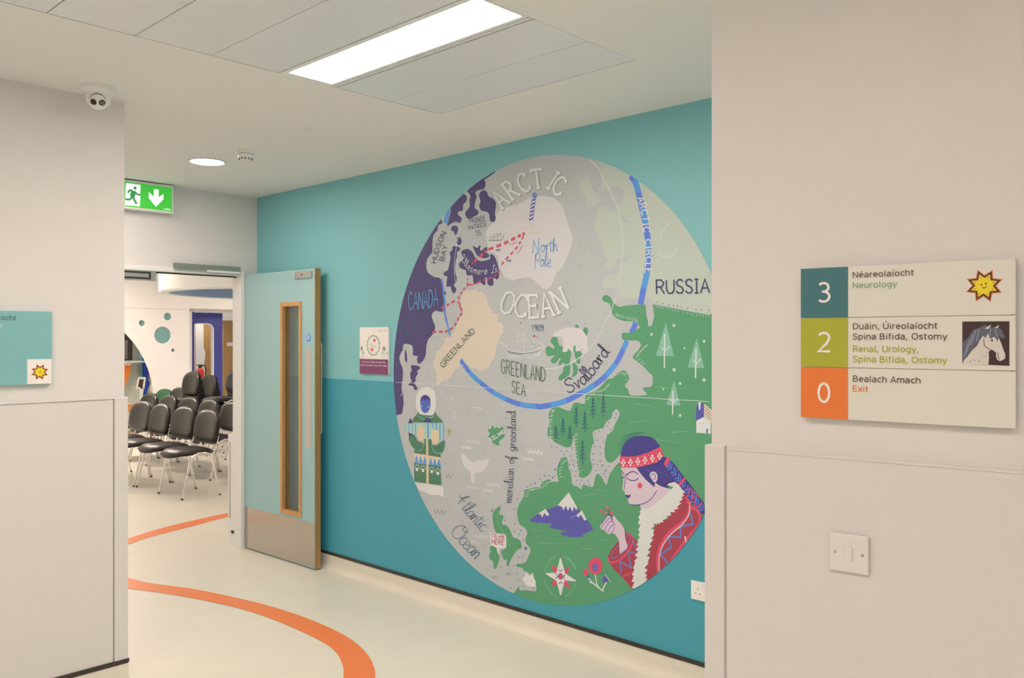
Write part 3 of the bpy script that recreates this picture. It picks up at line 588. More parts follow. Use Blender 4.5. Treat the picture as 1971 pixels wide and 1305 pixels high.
for c, wd in (((235, 605, 275, 532, 370, 540), .014), ((400, 545, 350, 695), .034), ((410, 550, 490, 635, 578, 652), .0135), ((365, 680, 400, 770, 475, 905), .017), ((335, 680, 298, 778, 140, 772), .015)):
    pp.line('running_figure', M_EG2, E_(*c), wd, 3, smooth=3)
pp.poly('down_arrow', M_EW, E_(960, 495, 1090, 505, 1090, 720, 1225, 635, 1225, 775, 1015, 985, 815, 740, 820, 575, 955, 710), 1)
pp.line('maker_mark', M_EW, E_(1225, 1045, 1300, 1052), .003, 1); pp.line('maker_mark', M_EW, E_(1300, 1050, 1420, 1068), .0065, 1)
pp.build(); rooted(ex)
# mounting rail under the sign
# ------------------------------------------------------------------ smiling sun used on both wayfinding signs
M_SO = mat('print_orange', (205, 100, 50), .5); M_SB = mat('print_dark_brown', (74, 44, 28), .5); M_SY = mat('print_yellow', (226, 196, 36), .5); M_SO2 = mat('print_light_orange', (214, 140, 50), .5)
def star(a, b, R, r, rot, n=8):
    return [(a+(R if k % 2 == 0 else r)*cos(rot+pi*k/n), b+(R if k % 2 == 0 else r)*sin(rot+pi*k/n)) for k in range(2*n)]
def sun(pr, a, b, R, L=1, small=False):
    rot = radians(22.5-3)
    for k, (rr, m) in enumerate(((1.0, M_SO), (.90, M_SB), (.72, M_SY))): pr._add('sun_emblem', m, star(a, b, R*rr, R*rr*.62, rot), L+k)
    for k in range(8):
        t = rot+2*pi*k/8; c = (a+cos(t)*R*.52, b+sin(t)*R*.52)
        pr._add('sun_emblem', M_SO2, [(c[0]+R*.085*cos(t+q), c[1]+R*.085*sin(t+q)) for q in (0, 2.2, -2.2)], L+3)
    for sx in (-.13, .1): pr._add('sun_emblem', M_SB, circ(a+sx*R, b+(.06 if sx < 0 else .12)*R, R*.05, R*.05, 10), L+4)
    pr.line('sun_emblem', M_SB, [(a-.08*R, b-.08*R), (a-.0*R, b-.14*R), (a+.09*R, b-.1*R), (a+.12*R, b-.03*R)], R*.045, L+4, smooth=0, uvs=True)

# ------------------------------------------------------------------ floor directory sign on the right wall
SP = Plane(PA+PN*.02, PU)
c = [SP.uv(1541.5, 518), SP.uv(1954, 497), SP.uv(1955, 826), SP.uv(1541.5, 802)]
sa0 = (c[0][0]+c[3][0])/2; sa1 = (c[1][0]+c[2][0])/2; sb0 = (c[2][1]+c[3][1])/2; sb1 = (c[0][1]+c[1][1])/2
sg = empty('directory_sign', SP.at(sa0, sb0)); tag(sg, 'wide cream hospital floor directory with teal, green and orange number blocks on the right wall', 'sign')
M_SIGN = mat('sign_face', (213, 202, 184), .4); M_INK = mat('sign_text_brown', (100, 72, 62), .5)
M_B3 = mat('block_teal', (62, 106, 108), .45); M_B2 = mat('block_green', (164, 160, 46), .45); M_B0 = mat('block_orange', (222, 114, 50), .45)
M_G3 = mat('text_sage', (128, 160, 120), .5); M_LINE = mat('sign_joint', (176, 162, 144), .6)
B1 = SP.uv(1633, 611)[1]; B2 = SP.uv(1633, 708)[1]; bl = SP.uv(1632.5, 611)[0]
rows = ((B1+.0008, sb1), (B2+.0008, B1-.0008), (sb0, B2-.0008))
for r0, r1 in rows: plate('sign_panel', [(sa0, r0), (sa1, r0), (sa1, r1), (sa0, r1)], [], SP, .016, M_SIGN, sg)
plate('backing_rail', [(sa0+.01, sb0+.01), (sa1-.01, sb0+.01), (sa1-.01, sb1-.01), (sa0+.01, sb1-.01)], [], SP, .018, M_LINE, sg, h=-.002)
Z_ = lambda x, y: (1520+x/3.528, 480+y/3.528)
pp = Print(SP, sg, .0003)
for (r0, r1), m, nm in zip(rows, (M_B3, M_B2, M_B0), ('3', '2', '0')): pp._add('number_block', m, [(sa0, r0), (bl, r0), (bl, r1), (sa0, r1)], 1)
def sgtext(body, x0, x1, yb, caph, m):
    a, b = SP.uv(*Z_(x0, yb)); a1, _ = SP.uv(*Z_(x1, yb)); t = SP.uv(*Z_(x0, yb-caph))[1]
    sans(pp, 'number' if len(body) == 1 else 'letter', m, body, a, b, a1-a, t-b, weight=.115 if len(body) == 1 else .15)
for body, x0, x1, yb, ch, m in (('3', 190, 280, 363, 140, M_PW), ('2', 190, 282, 700, 140, M_PW), ('0', 187, 279, 1040, 138, M_PW),
    ('N\u00e9areolaíocht', 428, 845, 194, 40, M_INK), ('Neurology', 428, 730, 265, 40, M_G3), ('Du\u00e1in, \u00daireola\u00edocht', 430, 1005, 543, 41, M_INK),
    ('Spina Bifida, Ostomy', 428, 1070, 612, 41, M_INK), ('Renal, Urology,', 430, 878, 696, 42, M_B2), ('Spina Bifida, Ostomy', 428, 1070, 766, 42, M_B2),
    ('Bealach Amach', 430, 890, 898, 42, M_INK), ('Exit', 428, 535, 965, 41, M_B0)): sgtext(body, x0, x1, yb, ch, m)
a, b = SP.uv(*Z_(1320, 247)); Rr = SP.uv(*Z_(1320, 130))[1]-b; sun(pp, a, b, Rr, 1)
M_HB = mat('print_near_black', (58, 38, 36), .5); M_HM = mat('print_slate', (92, 90, 98), .5); M_HW = mat('print_cream', (206, 192, 176), .5); M_HM2 = mat('print_pale_slate', (128, 130, 142), .5)
H_ = lambda *c: [(1840+c[i]*.1685, 500+c[i+1]*.1685) for i in range(0, len(c), 2)]
pp.poly('horse_picture', M_HB, [Z_(1172, 490), Z_(1172, 776), Z_(1492, 791), Z_(1492, 488)][::1], 1)
pp.poly('horse_picture', M_HW, H_(78, 1198, 80, 1165, 180, 1040, 260, 940, 300, 880, 340, 800, 440, 790, 485, 880, 520, 960, 545, 1035, 567, 1090, 560, 1130, 530, 1148, 500, 1158, 470, 1140, 458, 1100, 460, 1060, 400, 1030, 375, 1050, 378, 1120, 370, 1200), 2)
pp.poly('horse_picture', M_HM, H_(76, 1160, 80, 940, 130, 900, 200, 800, 280, 770, 330, 742, 380, 765, 440, 770, 520, 795, 565, 890, 525, 905, 490, 870, 480, 935, 440, 880, 390, 905, 365, 840, 340, 895, 300, 860, 285, 900, 240, 985, 180, 1040, 130, 1110), 3)
for x0, y0, x1, y1 in ((230, 800, 170, 980), (265, 790, 235, 930), (190, 860, 120, 1060), (150, 920, 95, 1110), (400, 790, 385, 880), (450, 790, 470, 880)): pp.line('horse_picture', M_HM2, H_(x0, y0, x1, y1), .0022, 4)
pp.poly('horse_picture', M_HW, H_(330, 785, 405, 737, 375, 792), 4); pp.poly('horse_picture', M_HW, H_(440, 775, 497, 745, 480, 782), 4)
pp.ell('horse_picture', M_HB, *H_(413, 920)[0], 2.1, 2.2, 4, 12)
pp.line('horse_picture', M_HB, H_(318, 905, 325, 975, 370, 1015, 440, 1045), .0011, 4); pp.line('horse_picture', M_HB, H_(480, 1060, 485, 1120, 500, 1140), .0011, 4)
for x, y in ((215, 1150), (265, 1155), (300, 1105), (350, 1060), (345, 1100), (165, 1160)): pp.ell('horse_picture', M_HM2, *H_(x, y)[0], 1.2, 1.2, 4, 8)
pp.build(); rooted(sg)

# ------------------------------------------------------------------ teal sign at the far left
LP = Plane((0, YL-.012, 0), (1, 0, 0))
lc = LP.uv(100, 600), LP.uv(99.5, 738.5)
la1 = lc[0][0]; lb1 = (lc[0][1]); lb0 = lc[1][1]; la0 = la1-.52
ls = empty('ward_sign', LP.at(la0, lb0)); tag(ls, 'teal wall sign with a small sun square, cut by the left photo edge', 'sign')
plate('sign_panel', [(la0, lb0), (la1, lb0), (la1, lb1), (la0, lb1)], [], LP, .024, mat('sign_teal', (120, 168, 162), .45), ls)
L_ = lambda x, y: (x*.1763, 570+y*.1763)
pp = Print(LP, ls, .0003); q = LP.uv(*L_(297, 690))
pp._add('sun_square', M_SIGN if False else M_PW, [(q[0], lb0+.0015), (la1-.001, lb0+.0015), (la1-.001, q[1]), (q[0], q[1])], 1)
a, b = LP.uv(*L_(434, 828)); sun(pp, a, b, .036, 2)
M_TD = mat('sign_dark_text', (66, 92, 96), .5); M_TL = mat('sign_pale_text', (196, 206, 190), .5)
a, b = LP.uv(*L_(178, 264)); t = LP.uv(*L_(178, 222))[1]; sans(pp, 'letter', M_TD, 'N\u00e9areola\u00edocht', a-.190, b, .190, (t-b)*1.3, 5)
a, b = LP.uv(*L_(40, 349)); t = LP.uv(*L_(40, 305))[1]; sans(pp, 'letter', M_TL, 'NEUROLOGY', a-.185, b, .185, (t-b)*1.08, 5)
pp.build()
rooted(ls)

# ------------------------------------------------------------------ light switch and socket
sw0 = Plane(PA+PN*.012, PU); a, b = sw0.uv(1635.5, 1064); H = .043
sw = empty('light_switch', sw0.at(a, b)); tag(sw, 'white square light switch on the right wall below the directory sign', 'light switch')
q = Matrix((( PU.x, 0, PN.x), (PU.y, 0, PN.y), (0, 1, 0))).to_4x4(); M0 = Matrix.Translation(sw0.at(a, b)) @ q
def lb(name, x0, x1, y0, y1, z0, z1, m, root, M, bev=0):
    bm = bmesh.new(); add_box(bm, x0, x1, y0, y1, z0, z1, bev, M); return bm_obj(name, bm, m, root)
M_SW = mat('switch_white', (214, 201, 188), .32)
lb('back_box', -.041, .041, -.041, .041, 0, .003, mat('ivory_gasket', (182, 168, 130), .5), sw, M0)
lb('faceplate', -H, H, -H, H, .002, .0095, M_SW, sw, M0, .0025)
lb('rocker', -.0085, .0085, -.0155, .0155, .009, .0125, M_SW, sw, M0 @ Matrix.Rotation(radians(3), 4, 'X'), .001)
for sx in (-.03, .03):
    bm = bmesh.new(); add_lathe(bm, [(0, .0104), (.0036, .0104), (.0038, .009), (0, .009)], 14, M0 @ Matrix.Translation((sx, 0, 0))); bm_obj('screw', bm, M_STEEL2, sw)
rooted(sw)
sp0 = Plane((XT, 5.0, 0), (0, -1, 0)); sa = sp0.uv(1332, 1133)[0]; zc = .444
so = empty('wall_socket', sp0.at(sa+.073, zc)); tag(so, 'white double power socket low on the teal wall beside the right wall corner', 'socket')
q = Matrix(((0, 0, -1), (-1, 0, 0), (0, 1, 0))).to_4x4(); M1 = Matrix.Translation(sp0.at(sa+.073, zc)) @ q
lb('faceplate', -.073, .073, -.043, .043, 0, .011, M_WHITEP, so, M1, .003)
for cx in (-.036, .036):
    for dx, dy, w_, h_ in ((0, .009, .003, .007), (-.011, -.012, .007, .003), (.011, -.012, .007, .003)): lb('pin_hole', cx+dx-w_/2, cx+dx+w_/2, dy-h_/2, dy+h_/2, .0105, .0113, M_DARK, so, M1)
    lb('rocker', cx-.006+.02*(1 if cx < 0 else -1), cx+.006+.02*(1 if cx < 0 else -1), .018, .034, .0105, .0135, M_WHITEP, so, M1, .001)
rooted(so)

# ------------------------------------------------------------------ donor plaque on the teal wall
PQ = Plane((XT-.012, 5.0, 0), (0, -1, 0)); q0 = PQ.uv(692.3, 631); q1 = PQ.uv(747.3, 628.5); q2 = PQ.uv(747.3, 722); q3 = PQ.uv(692.8, 718)
pa0, pa1, pb1, pb0 = q0[0], q1[0], (q0[1]+q1[1])/2, (q2[1]+q3[1])/2
pq = empty('donor_plaque', PQ.at(pa0, pb0)); tag(pq, 'small cream and purple donor plaque between the teal door and the round mural', 'plaque')
plate('board', [(pa0, pb0), (pa1, pb0), (pa1, pb1), (pa0, pb1)], [], PQ, .0118, M_PW, pq)
Q_ = lambda x, y: (688+x*.07665, 625+y*.07665)
pp = Print(PQ, pq, .0003); pz = PQ.uv(*Q_(60, 855))[1]
M_PUR = mat('print_plum', (124, 58, 98), .5); M_SG = mat('print_sage', (134, 156, 136), .5); M_RO = mat('print_rose', (206, 106, 96), .5)
pp._add('plum_band', M_PUR, [(pa0, pb0), (pa1, pb0), (pa1, pz), (pa0, pz)], 1)
ring = [Q_(400+150*cos(t), 520+240*sin(t)) for t in [2*pi*k/36 for k in range(37)]]
pp.line('wreath', M_SG, ring, .007, 1)
for k in range(30):
    t = 2*pi*k/30; pp.ell('wreath', M_SG, *Q_(400+(150+14*(k % 2))*cos(t), 520+(240+18*(k % 2))*sin(t)), 1.1, 1.3, 1, 6)
pp.ell('wreath', M_RO, *Q_(430, 390), 2.6, 3.2, 2, 10); pp.ell('wreath', M_RO, *Q_(365, 625), 3.2, 3.4, 2, 10)
for x, y, rx, ry, yb in ((110, 600, 34, 60, 850), (150, 700, 16, 32, 850), (670, 605, 40, 60, 850), (630, 700, 16, 30, 850), (735, 720, 15, 26, 850)):
    pp.line('flower_motif', M_SG, [Q_(x, y), Q_(x, yb)], .0022, 2); pp.ell('flower_motif', M_SG, *Q_(x, y), rx*.07665, ry*.07665, 2, 12)
pp.build()
def pqt(body, x0, x1, yb, ch, m):
    a, b = PQ.uv(*Q_(x0, yb)); a1, _ = PQ.uv(*Q_(x1, yb)); t = PQ.uv(*Q_(x0, yb-ch))[1]; ftext('lettering', body, PQ, a, b, a1-a, t-b, m, pq, .001)
pqt('Art work kindly donated by', 118, 702, 948, 44, M_PW); pqt('Irish Hawaiian Face No Glas', 82, 742, 1030, 44, M_PW)
pqt('Little', 300, 400, 500, 34, M_SG); pqt('Garden', 330, 500, 550, 34, M_SG); pqt('Kate\'s Gift', 525, 742, 162, 34, M_SG)
rooted(pq)

# ================================================================== FAR ROOM
YB, FC = 14.0, 2.8
M_FW = mat('far_wall_cream', (240, 226, 208), .6)
pf = Plane((0, YB, 0), (1, 0, 0))
R0, C0, Z0 = 1.54, 4.6, .6
arch = [(C0+R0*cos(t), Z0+R0*sin(t)) for t in [pi*k/28 for k in range(28, -1, -1)]]
arch = [(C0-R0, 0)]+arch+[(C0+R0*.92, 0)]
outline = [(-.5, 0)]+arch+[(6.75, 0), (6.75, 2.13), (8.6, 2.13), (8.6, 0), (10.2, 0), (10.2, FC), (-.5, FC)]
holes = []
for px, py, rx, ry in ((313, 645, 15.2, 16.2), (322.7, 609.3, 6.8, 7.3), (273.2, 622, 5, 5.8), (333, 674, 3, 3.2)):
    a, b = pf.uv(px, py); r = (pf.uv(px, py-ry)[1]-b); holes.append((a, b, r))
fw = plate('wall_far', outline, [circ(a, b, r, r, 28) for a, b, r in holes], pf, .03, M_FW); structure(fw, 'cream wall with portholes and a big round opening in the far room')
M_PORT = mat('porthole_teal', (114, 146, 138), .4)
for (a, b, r), dpt in zip(holes, (.02, .03, .05, .04)): plate('porthole_panel', circ(a, b, r+.015, r+.015, 28), [], pf, .01, M_PORT, fw, h=-dpt)
plate('wall_joint', [(3.4, 2.105), (6.68, 2.105), (6.68, 2.113), (3.4, 2.113)], [], pf, .004, mat('joint_line', (196, 180, 160), .6), fw, h=.004)
structure(box('ceiling_1', -.6, 10.3, YE+WT, 19.1, FC, FC+.05, M_CEIL), 'ceiling of the far room')
structure(box('wall_far_left', -.6, -.5, YE+WT, 19, 0, FC, M_FW)); structure(box('wall_far_right', 10.2, 10.3, YE+WT, 19, 0, FC, M_FW))
structure(box('wall_far_back', -.5, 10.2, 17.6, 17.7, 0, FC, M_FW))
structure(box('wall_near_return', XT, 10.3, YE, YE+WT, 0, FC, M_FW))
structure(box('wall_upper_end', -.5, XT, YE+.01, YE+WT, CEIL, FC, M_FW))
# suspended round raft with a blue inner disc
rf = empty('ceiling_raft', (6.735, 11.008, FC)); tag(rf, 'white round suspended ceiling raft with a blue underside beyond the doorway', 'ceiling raft')
bm = bmesh.new(); zb = 2.25-FC
add_lathe(bm, [(0, -.002), (1.69, -.002), (1.69, zb+.02), (1.67, zb), (1.555, zb), (1.555, zb+.03), (0, zb+.03)], 72); bm_obj('drum', bm, M_TRIM, rf, True, 30)
bm = bmesh.new(); add_lathe(bm, [(0, zb+.012), (1.553, zb+.012), (1.553, zb+.028), (0, zb+.028)], 72); bm_obj('blue_soffit', bm, mat('soffit_blue', (70, 108, 140), .5), rf)
# far room lamps: unseen, added for brightness; porthole wall one follows the glow there
for i, (x, y, st_) in enumerate(((3.4, 7.6, .5), (3.4, 10.2, .8), (4.5, 12.5, 3.3), (1.2, 9, .8), (1.2, 12.0, 1.5), (8.8, 9, .7), (8.8, 12.2, 2.4), (5.6, 8.2, .5))):
    troffer(x-.3, x+.3, y-.3, y+.3, ('unseen square ceiling light added just inside the far room', 'unseen square ceiling light added over the chair rows', 'square ceiling light close to the porthole wall', 'unseen square ceiling light added by the left side of the far room', 'unseen square ceiling light added at the left back of the far room',
        'unseen square ceiling light added at the right side of the far room', 'unseen square ceiling light added at the right back of the far room', 'unseen square ceiling light added right of the doorway inside the far room')[i], z=FC, strength=E_FAR*st_, d0=.02, d1=.02, group='square ceiling lights in the far room', big=False)
troffer(4.6, 5.2, 14.5, 15.1, 'unseen square ceiling light added behind the round opening', z=FC, strength=E_FAR*.9, d0=.02, d1=.02, big=False, group='square ceiling lights in the far room')  # unseen lamp added to brighten the nook wall
troffer(7.6, 8.2, 15.6, 16.2, 'unseen square ceiling light added behind the blue portal', z=FC, strength=E_FAR, d0=.02, d1=.02, big=False, group='square ceiling lights in the far room')  # unseen lamp added for light beyond the portal

# blue portal with a rounded window, and what stands behind it
pb = Plane((0, 14.4, 0), (1, 0, 0)); M_BLUE = mat('portal_blue', (48, 52, 118), .4)
bp = empty('blue_portal', (7.25, 14.4, 0)); tag(bp, 'deep blue portal panel with a tall rounded window in the far room', 'portal')
wx0, wx1, wz0, wz1 = 6.985, 7.395, .77, 1.885
plate('panel', [(6.90, 0), (7.566, 0), (7.566, 2.075), (6.90, 2.075)], [[p for p in rrect(wx0, wx1, wz0, wz1, .11)]], pb, .08, M_BLUE, bp)
box('side_reveal', 6.86, 6.90, 14.13, 14.48, 0, 2.13, M_BLUE, bp)
ringo = rrect(wx0-.004, wx1+.004, wz0-.004, wz1+.004, .114); ringi = rrect(wx0+.014, wx1-.014, wz0+.014, wz1-.014, .096)
plate('window_lining', ringo, [ringi], pb, .084, M_TRIM, bp, h=.002); rooted(bp)
part = structure(box('wall_portal_head', 6.7, 8.7, 14.13, 14.5, 2.08, 2.3, M_FW))
structure(box('wall_divider', 6.74, 6.86, 14.13, 17.6, 0, FC, M_FW))
box_w = structure(box('wall_corridor', 6.9, 10.1, 16.6, 16.7, 0, FC, mat('corridor_wall', (216, 210, 200), .6)))
p5 = Plane((0, 16.55, 0), (1, 0, 0)); M_WOOD = mat('oak_veneer', (176, 136, 84), .45, noise=.08, nscale=10, streak=(6, 6, .5))
wd = empty('corridor_door', (8.55, 16.55, 0)); tag(wd, 'oak veneer door seen beyond the blue portal', 'door')
plate('leaf', [(8.28, .01), (8.66, .01), (8.66, 1.93), (8.28, 1.93)], [], p5, .045, M_WOOD, wd, h=.0)
plate('sign_plate', [(8.49, 1.42), (8.62, 1.42), (8.62, 1.49), (8.49, 1.49)], [], p5, .004, M_PW, wd, h=.004)
plate('frame', [(8.24, 0), (8.28, 0), (8.28, 1.93), (8.66, 1.93), (8.66, 1.965), (8.24, 1.965)], [], p5, .05, M_TRIM, wd, h=.006); rooted(wd)
wd = empty('corridor_door', (9.1, 16.0, 0)); tag(wd, 'second oak veneer door with white plate right of the blue portal', 'door')
p6 = Plane((0, 16.0, 0), (1, 0, 0))
plate('leaf', [(8.42, .01), (9.5, .01), (9.5, 1.98), (8.42, 1.98)], [], p6, .045, M_WOOD, wd); a, b = p6.uv(437, 659); a2, b2 = p6.uv(452, 666)
plate('sign_plate', [(a, b2), (a2+.05, b2), (a2+.05, b), (a, b)], [], p6, .004, M_PW, wd, h=.004); rooted(wd)
structure(box('wall_corridor_head', 8.3, 9.8, 15.9, 16.1, 1.985, 2.3, M_TRIM))
# added panel; its wavy edge imitates the oak door bent by glass reflection
p5b = Plane((0, 16.3, 0), (1, 0, 0)); wv = [p5b.uv(x, y) for x, y in ((370, 800), (370, 620), (386, 624), (387, 640), (388, 655), (391, 668), (395, 678), (394.5, 690), (393, 702), (394, 716), (393, 760), (393, 800))]
sc = plate('reflection_stand_in', [(v.x, v.y) for v in spline([(a, b, 0) for a, b in wv[2:]], False, 4)][::-1]+[wv[1], wv[0]], [], p5b, .03, mat('corridor_wall', (216, 210, 200), .6))
tag(sc, 'pale added panel, wavy edge imitating a glass reflection behind the blue portal window', 'screen')
ja = p5b.uv(374.5, 640)[0]; jb = box('pink_door_lining', ja-.012, ja+.004, 16.255, 16.27, 0, 1.95, mat('pinkish_line', (200, 150, 136), .5)); tag(jb, 'thin pinkish lining strip on the pale added panel behind the portal', 'trim')
# fire extinguisher
fe = empty('fire_extinguisher', (Plane((0, 16.1, 0), (1, 0, 0)).uv(385, 700)[0], 16.1, 0)); tag(fe, 'red fire extinguisher seen through the blue portal window', 'fire extinguisher')
M_RED = mat('extinguisher_red', (190, 40, 36), .3)
bm = bmesh.new(); add_lathe(bm, [(0, .5), (.07, .505), (.075, .52), (.075, .95), (.06, 1.0), (.03, 1.03), (0, 1.035)], 24); bm_obj('cylinder', bm, M_RED, fe, True, 50)
bm = bmesh.new(); add_box(bm, -.03, .03, -.015, .015, 1.03, 1.08, .004); add_box(bm, -.07, .05, -.012, .012, 1.08, 1.10, .003); bm_obj('valve_handle', bm, M_BLACK, fe)
bm = bmesh.new(); add_tube(bm, spline([(.02, 0, 1.06), (.09, 0, 1.08), (.12, 0, 1.0), (.10, 0, .8), (.085, 0, .65)], False, 5), .011, 8); bm_obj('hose', bm, M_BLACK, fe, True)
box('floor_pedestal', 0, 0, 0, 0, 0, 0, M_BLACK) if False else None
bm = bmesh.new(); add_lathe(bm, [(0, 0), (.12, 0), (.12, .03), (.025, .05), (.025, .5), (0, .5)], 24); bm_obj('stand', bm, M_STEEL2, fe, True, 40)

# through the round opening
p7 = Plane((0, 15.6, 0), (1, 0, 0))
structure(box('wall_nook', -.5, 6.74, 15.7, 15.8, 0, FC, mat('nook_wall', (214, 208, 186), .6)))
tv = empty('television', (5.9, 15.55, 1.6)); tag(tv, 'dark wall screen seen through the upper left of the round opening', 'television')
a0, b0 = p7.uv(255, 691); a1, b1 = p7.uv(225, 630)
plate('housing', [(a0-.9, b0-.02), (a0, b0-.02), (a0, 2.05), (a0-.9, 2.05)], [], p7, .08, M_BLACK, tv)
plate('screen', [(a0-.86, b0+.0), (a0-.09, b0+.0), (a0-.09, b0+.34), (a0-.86, b0+.34)], [], p7, .004, mat('screen_grey', (122, 112, 104), .3), tv, h=.003); rooted(tv)
sh = box('wall_shelf', a0-1.1, a0+.1, 15.3, 15.65, b0-.06, b0-.03, M_TRIM); tag(sh, 'white shelf below the dark wall screen', 'shelf')
p8 = Plane((0, 15.4, 0), (1, 0, 0))
osp = [p8.uv(x, y) for x, y in ((218, 703), (253, 704), (251, 715), (247, 727), (241, 740), (232, 752), (218, 762))]
og = plate('orange_slide', osp[::-1], [], p8, .25, mat('slide_orange', (232, 120, 34), .4)); tag(og, 'orange curved panel hanging left behind the round opening', 'panel')
cz = p8.uv(262, 690)
pn = empty('wall_notice', (p8.uv(240, 700)[0], 15.7, p8.uv(240, 700)[1])); tag(pn, 'small notice with red lines above the orange panel', 'notice')
n0 = Plane((0, 15.29, 0), (1, 0, 0)); aa, bb = n0.uv(241, 703); a2, b2 = n0.uv(252.5, 695)
plate('sheet', [(aa, bb), (a2, bb), (a2, b2), (aa, b2)], [], n0, .003, M_PW, pn)
for i in range(3): plate('red_line', [(aa+.02, bb+.012+i*.018), (a2-.012, bb+.012+i*.018), (a2-.012, bb+.02+i*.018), (aa+.02, bb+.02+i*.018)], [], n0, .001, M_RO, pn, h=.001)
rooted(pn)
pt = Plane((0, 15.56, 0), (1, 0, 0))
def band(name, px0, px1, py0, py1, m, label, cat, pl=pt, th=.03):
    a, _ = pl.uv(px0, 700); b, _ = pl.uv(px1, 700); z0 = max(0.02, pl.uv(px0, py1)[1]); z1 = pl.uv(px0, py0)[1]
    o = plate(name, [(a, z0), (b, z0), (b, z1), (a, z1)], [], pl, th, m); return tag(o, label, cat)
band('teal_wall_panel', 270.5, 276.5, 650, 725, mat('nook_teal', (140, 186, 180), .5), 'narrow pale teal strip beside the blue curtain in the nook', 'panel')
cu = [(275, 640), (300, 640), (304, 660), (300, 690), (291, 712), (286, 722), (285, 730), (288, 738), (284, 750), (282, 765), (285, 780), (284, 800), (279, 800), (277, 760), (280, 740), (276, 722)]
p9 = Plane((0, 15.5, 0), (1, 0, 0))
ct = plate('blue_curtain', [(v.x, v.y) for v in [Vector(p9.uv(x, y)) for x, y in cu]][::-1], [], p9, .04, mat('curtain_blue', (38, 62, 150), .6)); tag(ct, 'bright blue wavy panel hanging at the back of the nook', 'curtain')
for (x0, y0, x1, y1, lab, sl) in ((264, 726, 281, 748, 'left white-framed tablet screen standing in the nook', 3), (290.5, 728, 306, 752, 'right white-framed tablet screen cut off by the opening edge', 3)):
    pl = Plane((0, 15.0, 0), (1, 0, 0)); t = empty('tablet_screen', pl.at(pl.uv((x0+x1)/2, y1)[0], pl.uv(x0, y1)[1])); tag(t, lab, 'tablet', 'tablet screens in the nook')
    Q = [(x0-1, y1), (x1-sl, y1), (x1, y0), (x0+sl, y0)]; plate('frame', [pl.uv(*p) for p in Q], [], pl, .03, M_TRIM, t)
    Q = [(x0+1.5, y1-3), (x1-sl-4, y1-3), (x1-4, y0+4), (x0+sl+1.2, y0+4)]; plate('display', [pl.uv(*p) for p in Q], [], pl, .002, M_SB, t, h=.002)
    a, b = pl.uv((x0+x1)/2, y1); box('stand', a-.02, a+.02, 15.0, 15.03, 0, b+.05, M_TRIM, t); box('foot', a-.12, a+.12, 14.92, 15.12, 0, .015, M_TRIM, t); rooted(t)
# low table and small wooden chair in the nook
tb = empty('low_table', (5.35, 15.0, 0)); tag(tb, 'pale low table seen behind the chairs in the nook', 'table')
box('tabletop', 4.7, 6.0, 14.85, 15.35, .50, .53, M_TRIM, tb, .005)
for x in (4.78, 5.92):
    for y in (14.92, 15.28): box('leg', x-.02, x+.02, y-.02, y+.02, 0, .5, M_TRIM, tb)
rooted(tb)
M_BEECH = mat('beech_wood', (206, 138, 72), .45, noise=.06, nscale=12, streak=(6, 6, .6))
wc = empty('wooden_chair', (5.38, 12.9, 0), radians(15)); tag(wc, 'small beech wooden chair behind the rows at the left', 'chair')
def cbx(name, *a, root=None, m=M_BEECH, bev=.004): return box(name, *a, m, root, bev)
cbx('seat', -.17, .17, -.17, .17, .34, .365, root=wc); cbx('backrest', -.17, .17, .155, .175, .50, .62, root=wc)
for sx in (-.155, .155):
    cbx('leg', sx-.015, sx+.015, -.165, -.135, 0, .34, root=wc); cbx('leg', sx-.015, sx+.015, .15, .18, 0, .62, root=wc)
cbx('stretcher', -.14, .14, .155, .17, .18, .21, root=wc)

# ------------------------------------------------------------------ conference chairs (face -X)
def cushion(bm, W, H, T, top_dome, bulge, mtx, nx=14, ny=12, curve=0.0, waterfall=0.0):
    """rounded pad in local x (across), y (up), z (thickness); superellipse outline"""
    def shape(u, v):          # u,v in -1..1 square to rounded pad
        e = .62
        r = max(abs(u), abs(v))
        if r < 1e-6: return 0, 0
        a = math.atan2(v, u); c_, s_ = cos(a), sin(a)
        k = top_dome if v > 0 else .42
        p = 2/(1-k*.0) if False else None
        n_ = 2.6 if v > 0 else 4.2
        rad = (abs(c_)**n_+abs(s_)**n_)**(-1/n_)
        return r*rad*c_, r*rad*s_
    front = {}; back = {}
    for i in range(nx+1):
        for j in range(ny+1):
            u = -1+2*i/nx; v = -1+2*j/ny; x, y = shape(u, v); r = max(abs(u), abs(v))
            th = T/2*(1-r**6)**.5+bulge*(1-r*r)
            cx = curve*x*x; wy = -waterfall*max(0, (y-.35)/.65)**2 if waterfall else 0
            front[i, j] = bm.verts.new((x*W/2, y*H/2, th+cx+wy))
            back[i, j] = front[i, j] if r > .999 else bm.verts.new((x*W/2, y*H/2, -T/2*(1-r**6)**.5+cx+wy))
    for i in range(nx):
        for j in range(ny):
            bm.faces.new((front[i, j], front[i+1, j], front[i+1, j+1], front[i, j+1]))
            q = (back[i, j+1], back[i+1, j+1], back[i+1, j], back[i, j])
            try: bm.faces.new(q)
            except ValueError: pass
    vs = list({*front.values(), *back.values()}); bmesh.ops.transform(bm, matrix=mtx, verts=vs)
def basis(o, x, y, z): return Matrix(((x[0], y[0], z[0], o[0]), (x[1], y[1], z[1], o[1]), (x[2], y[2], z[2], o[2]), (0, 0, 0, 1)))
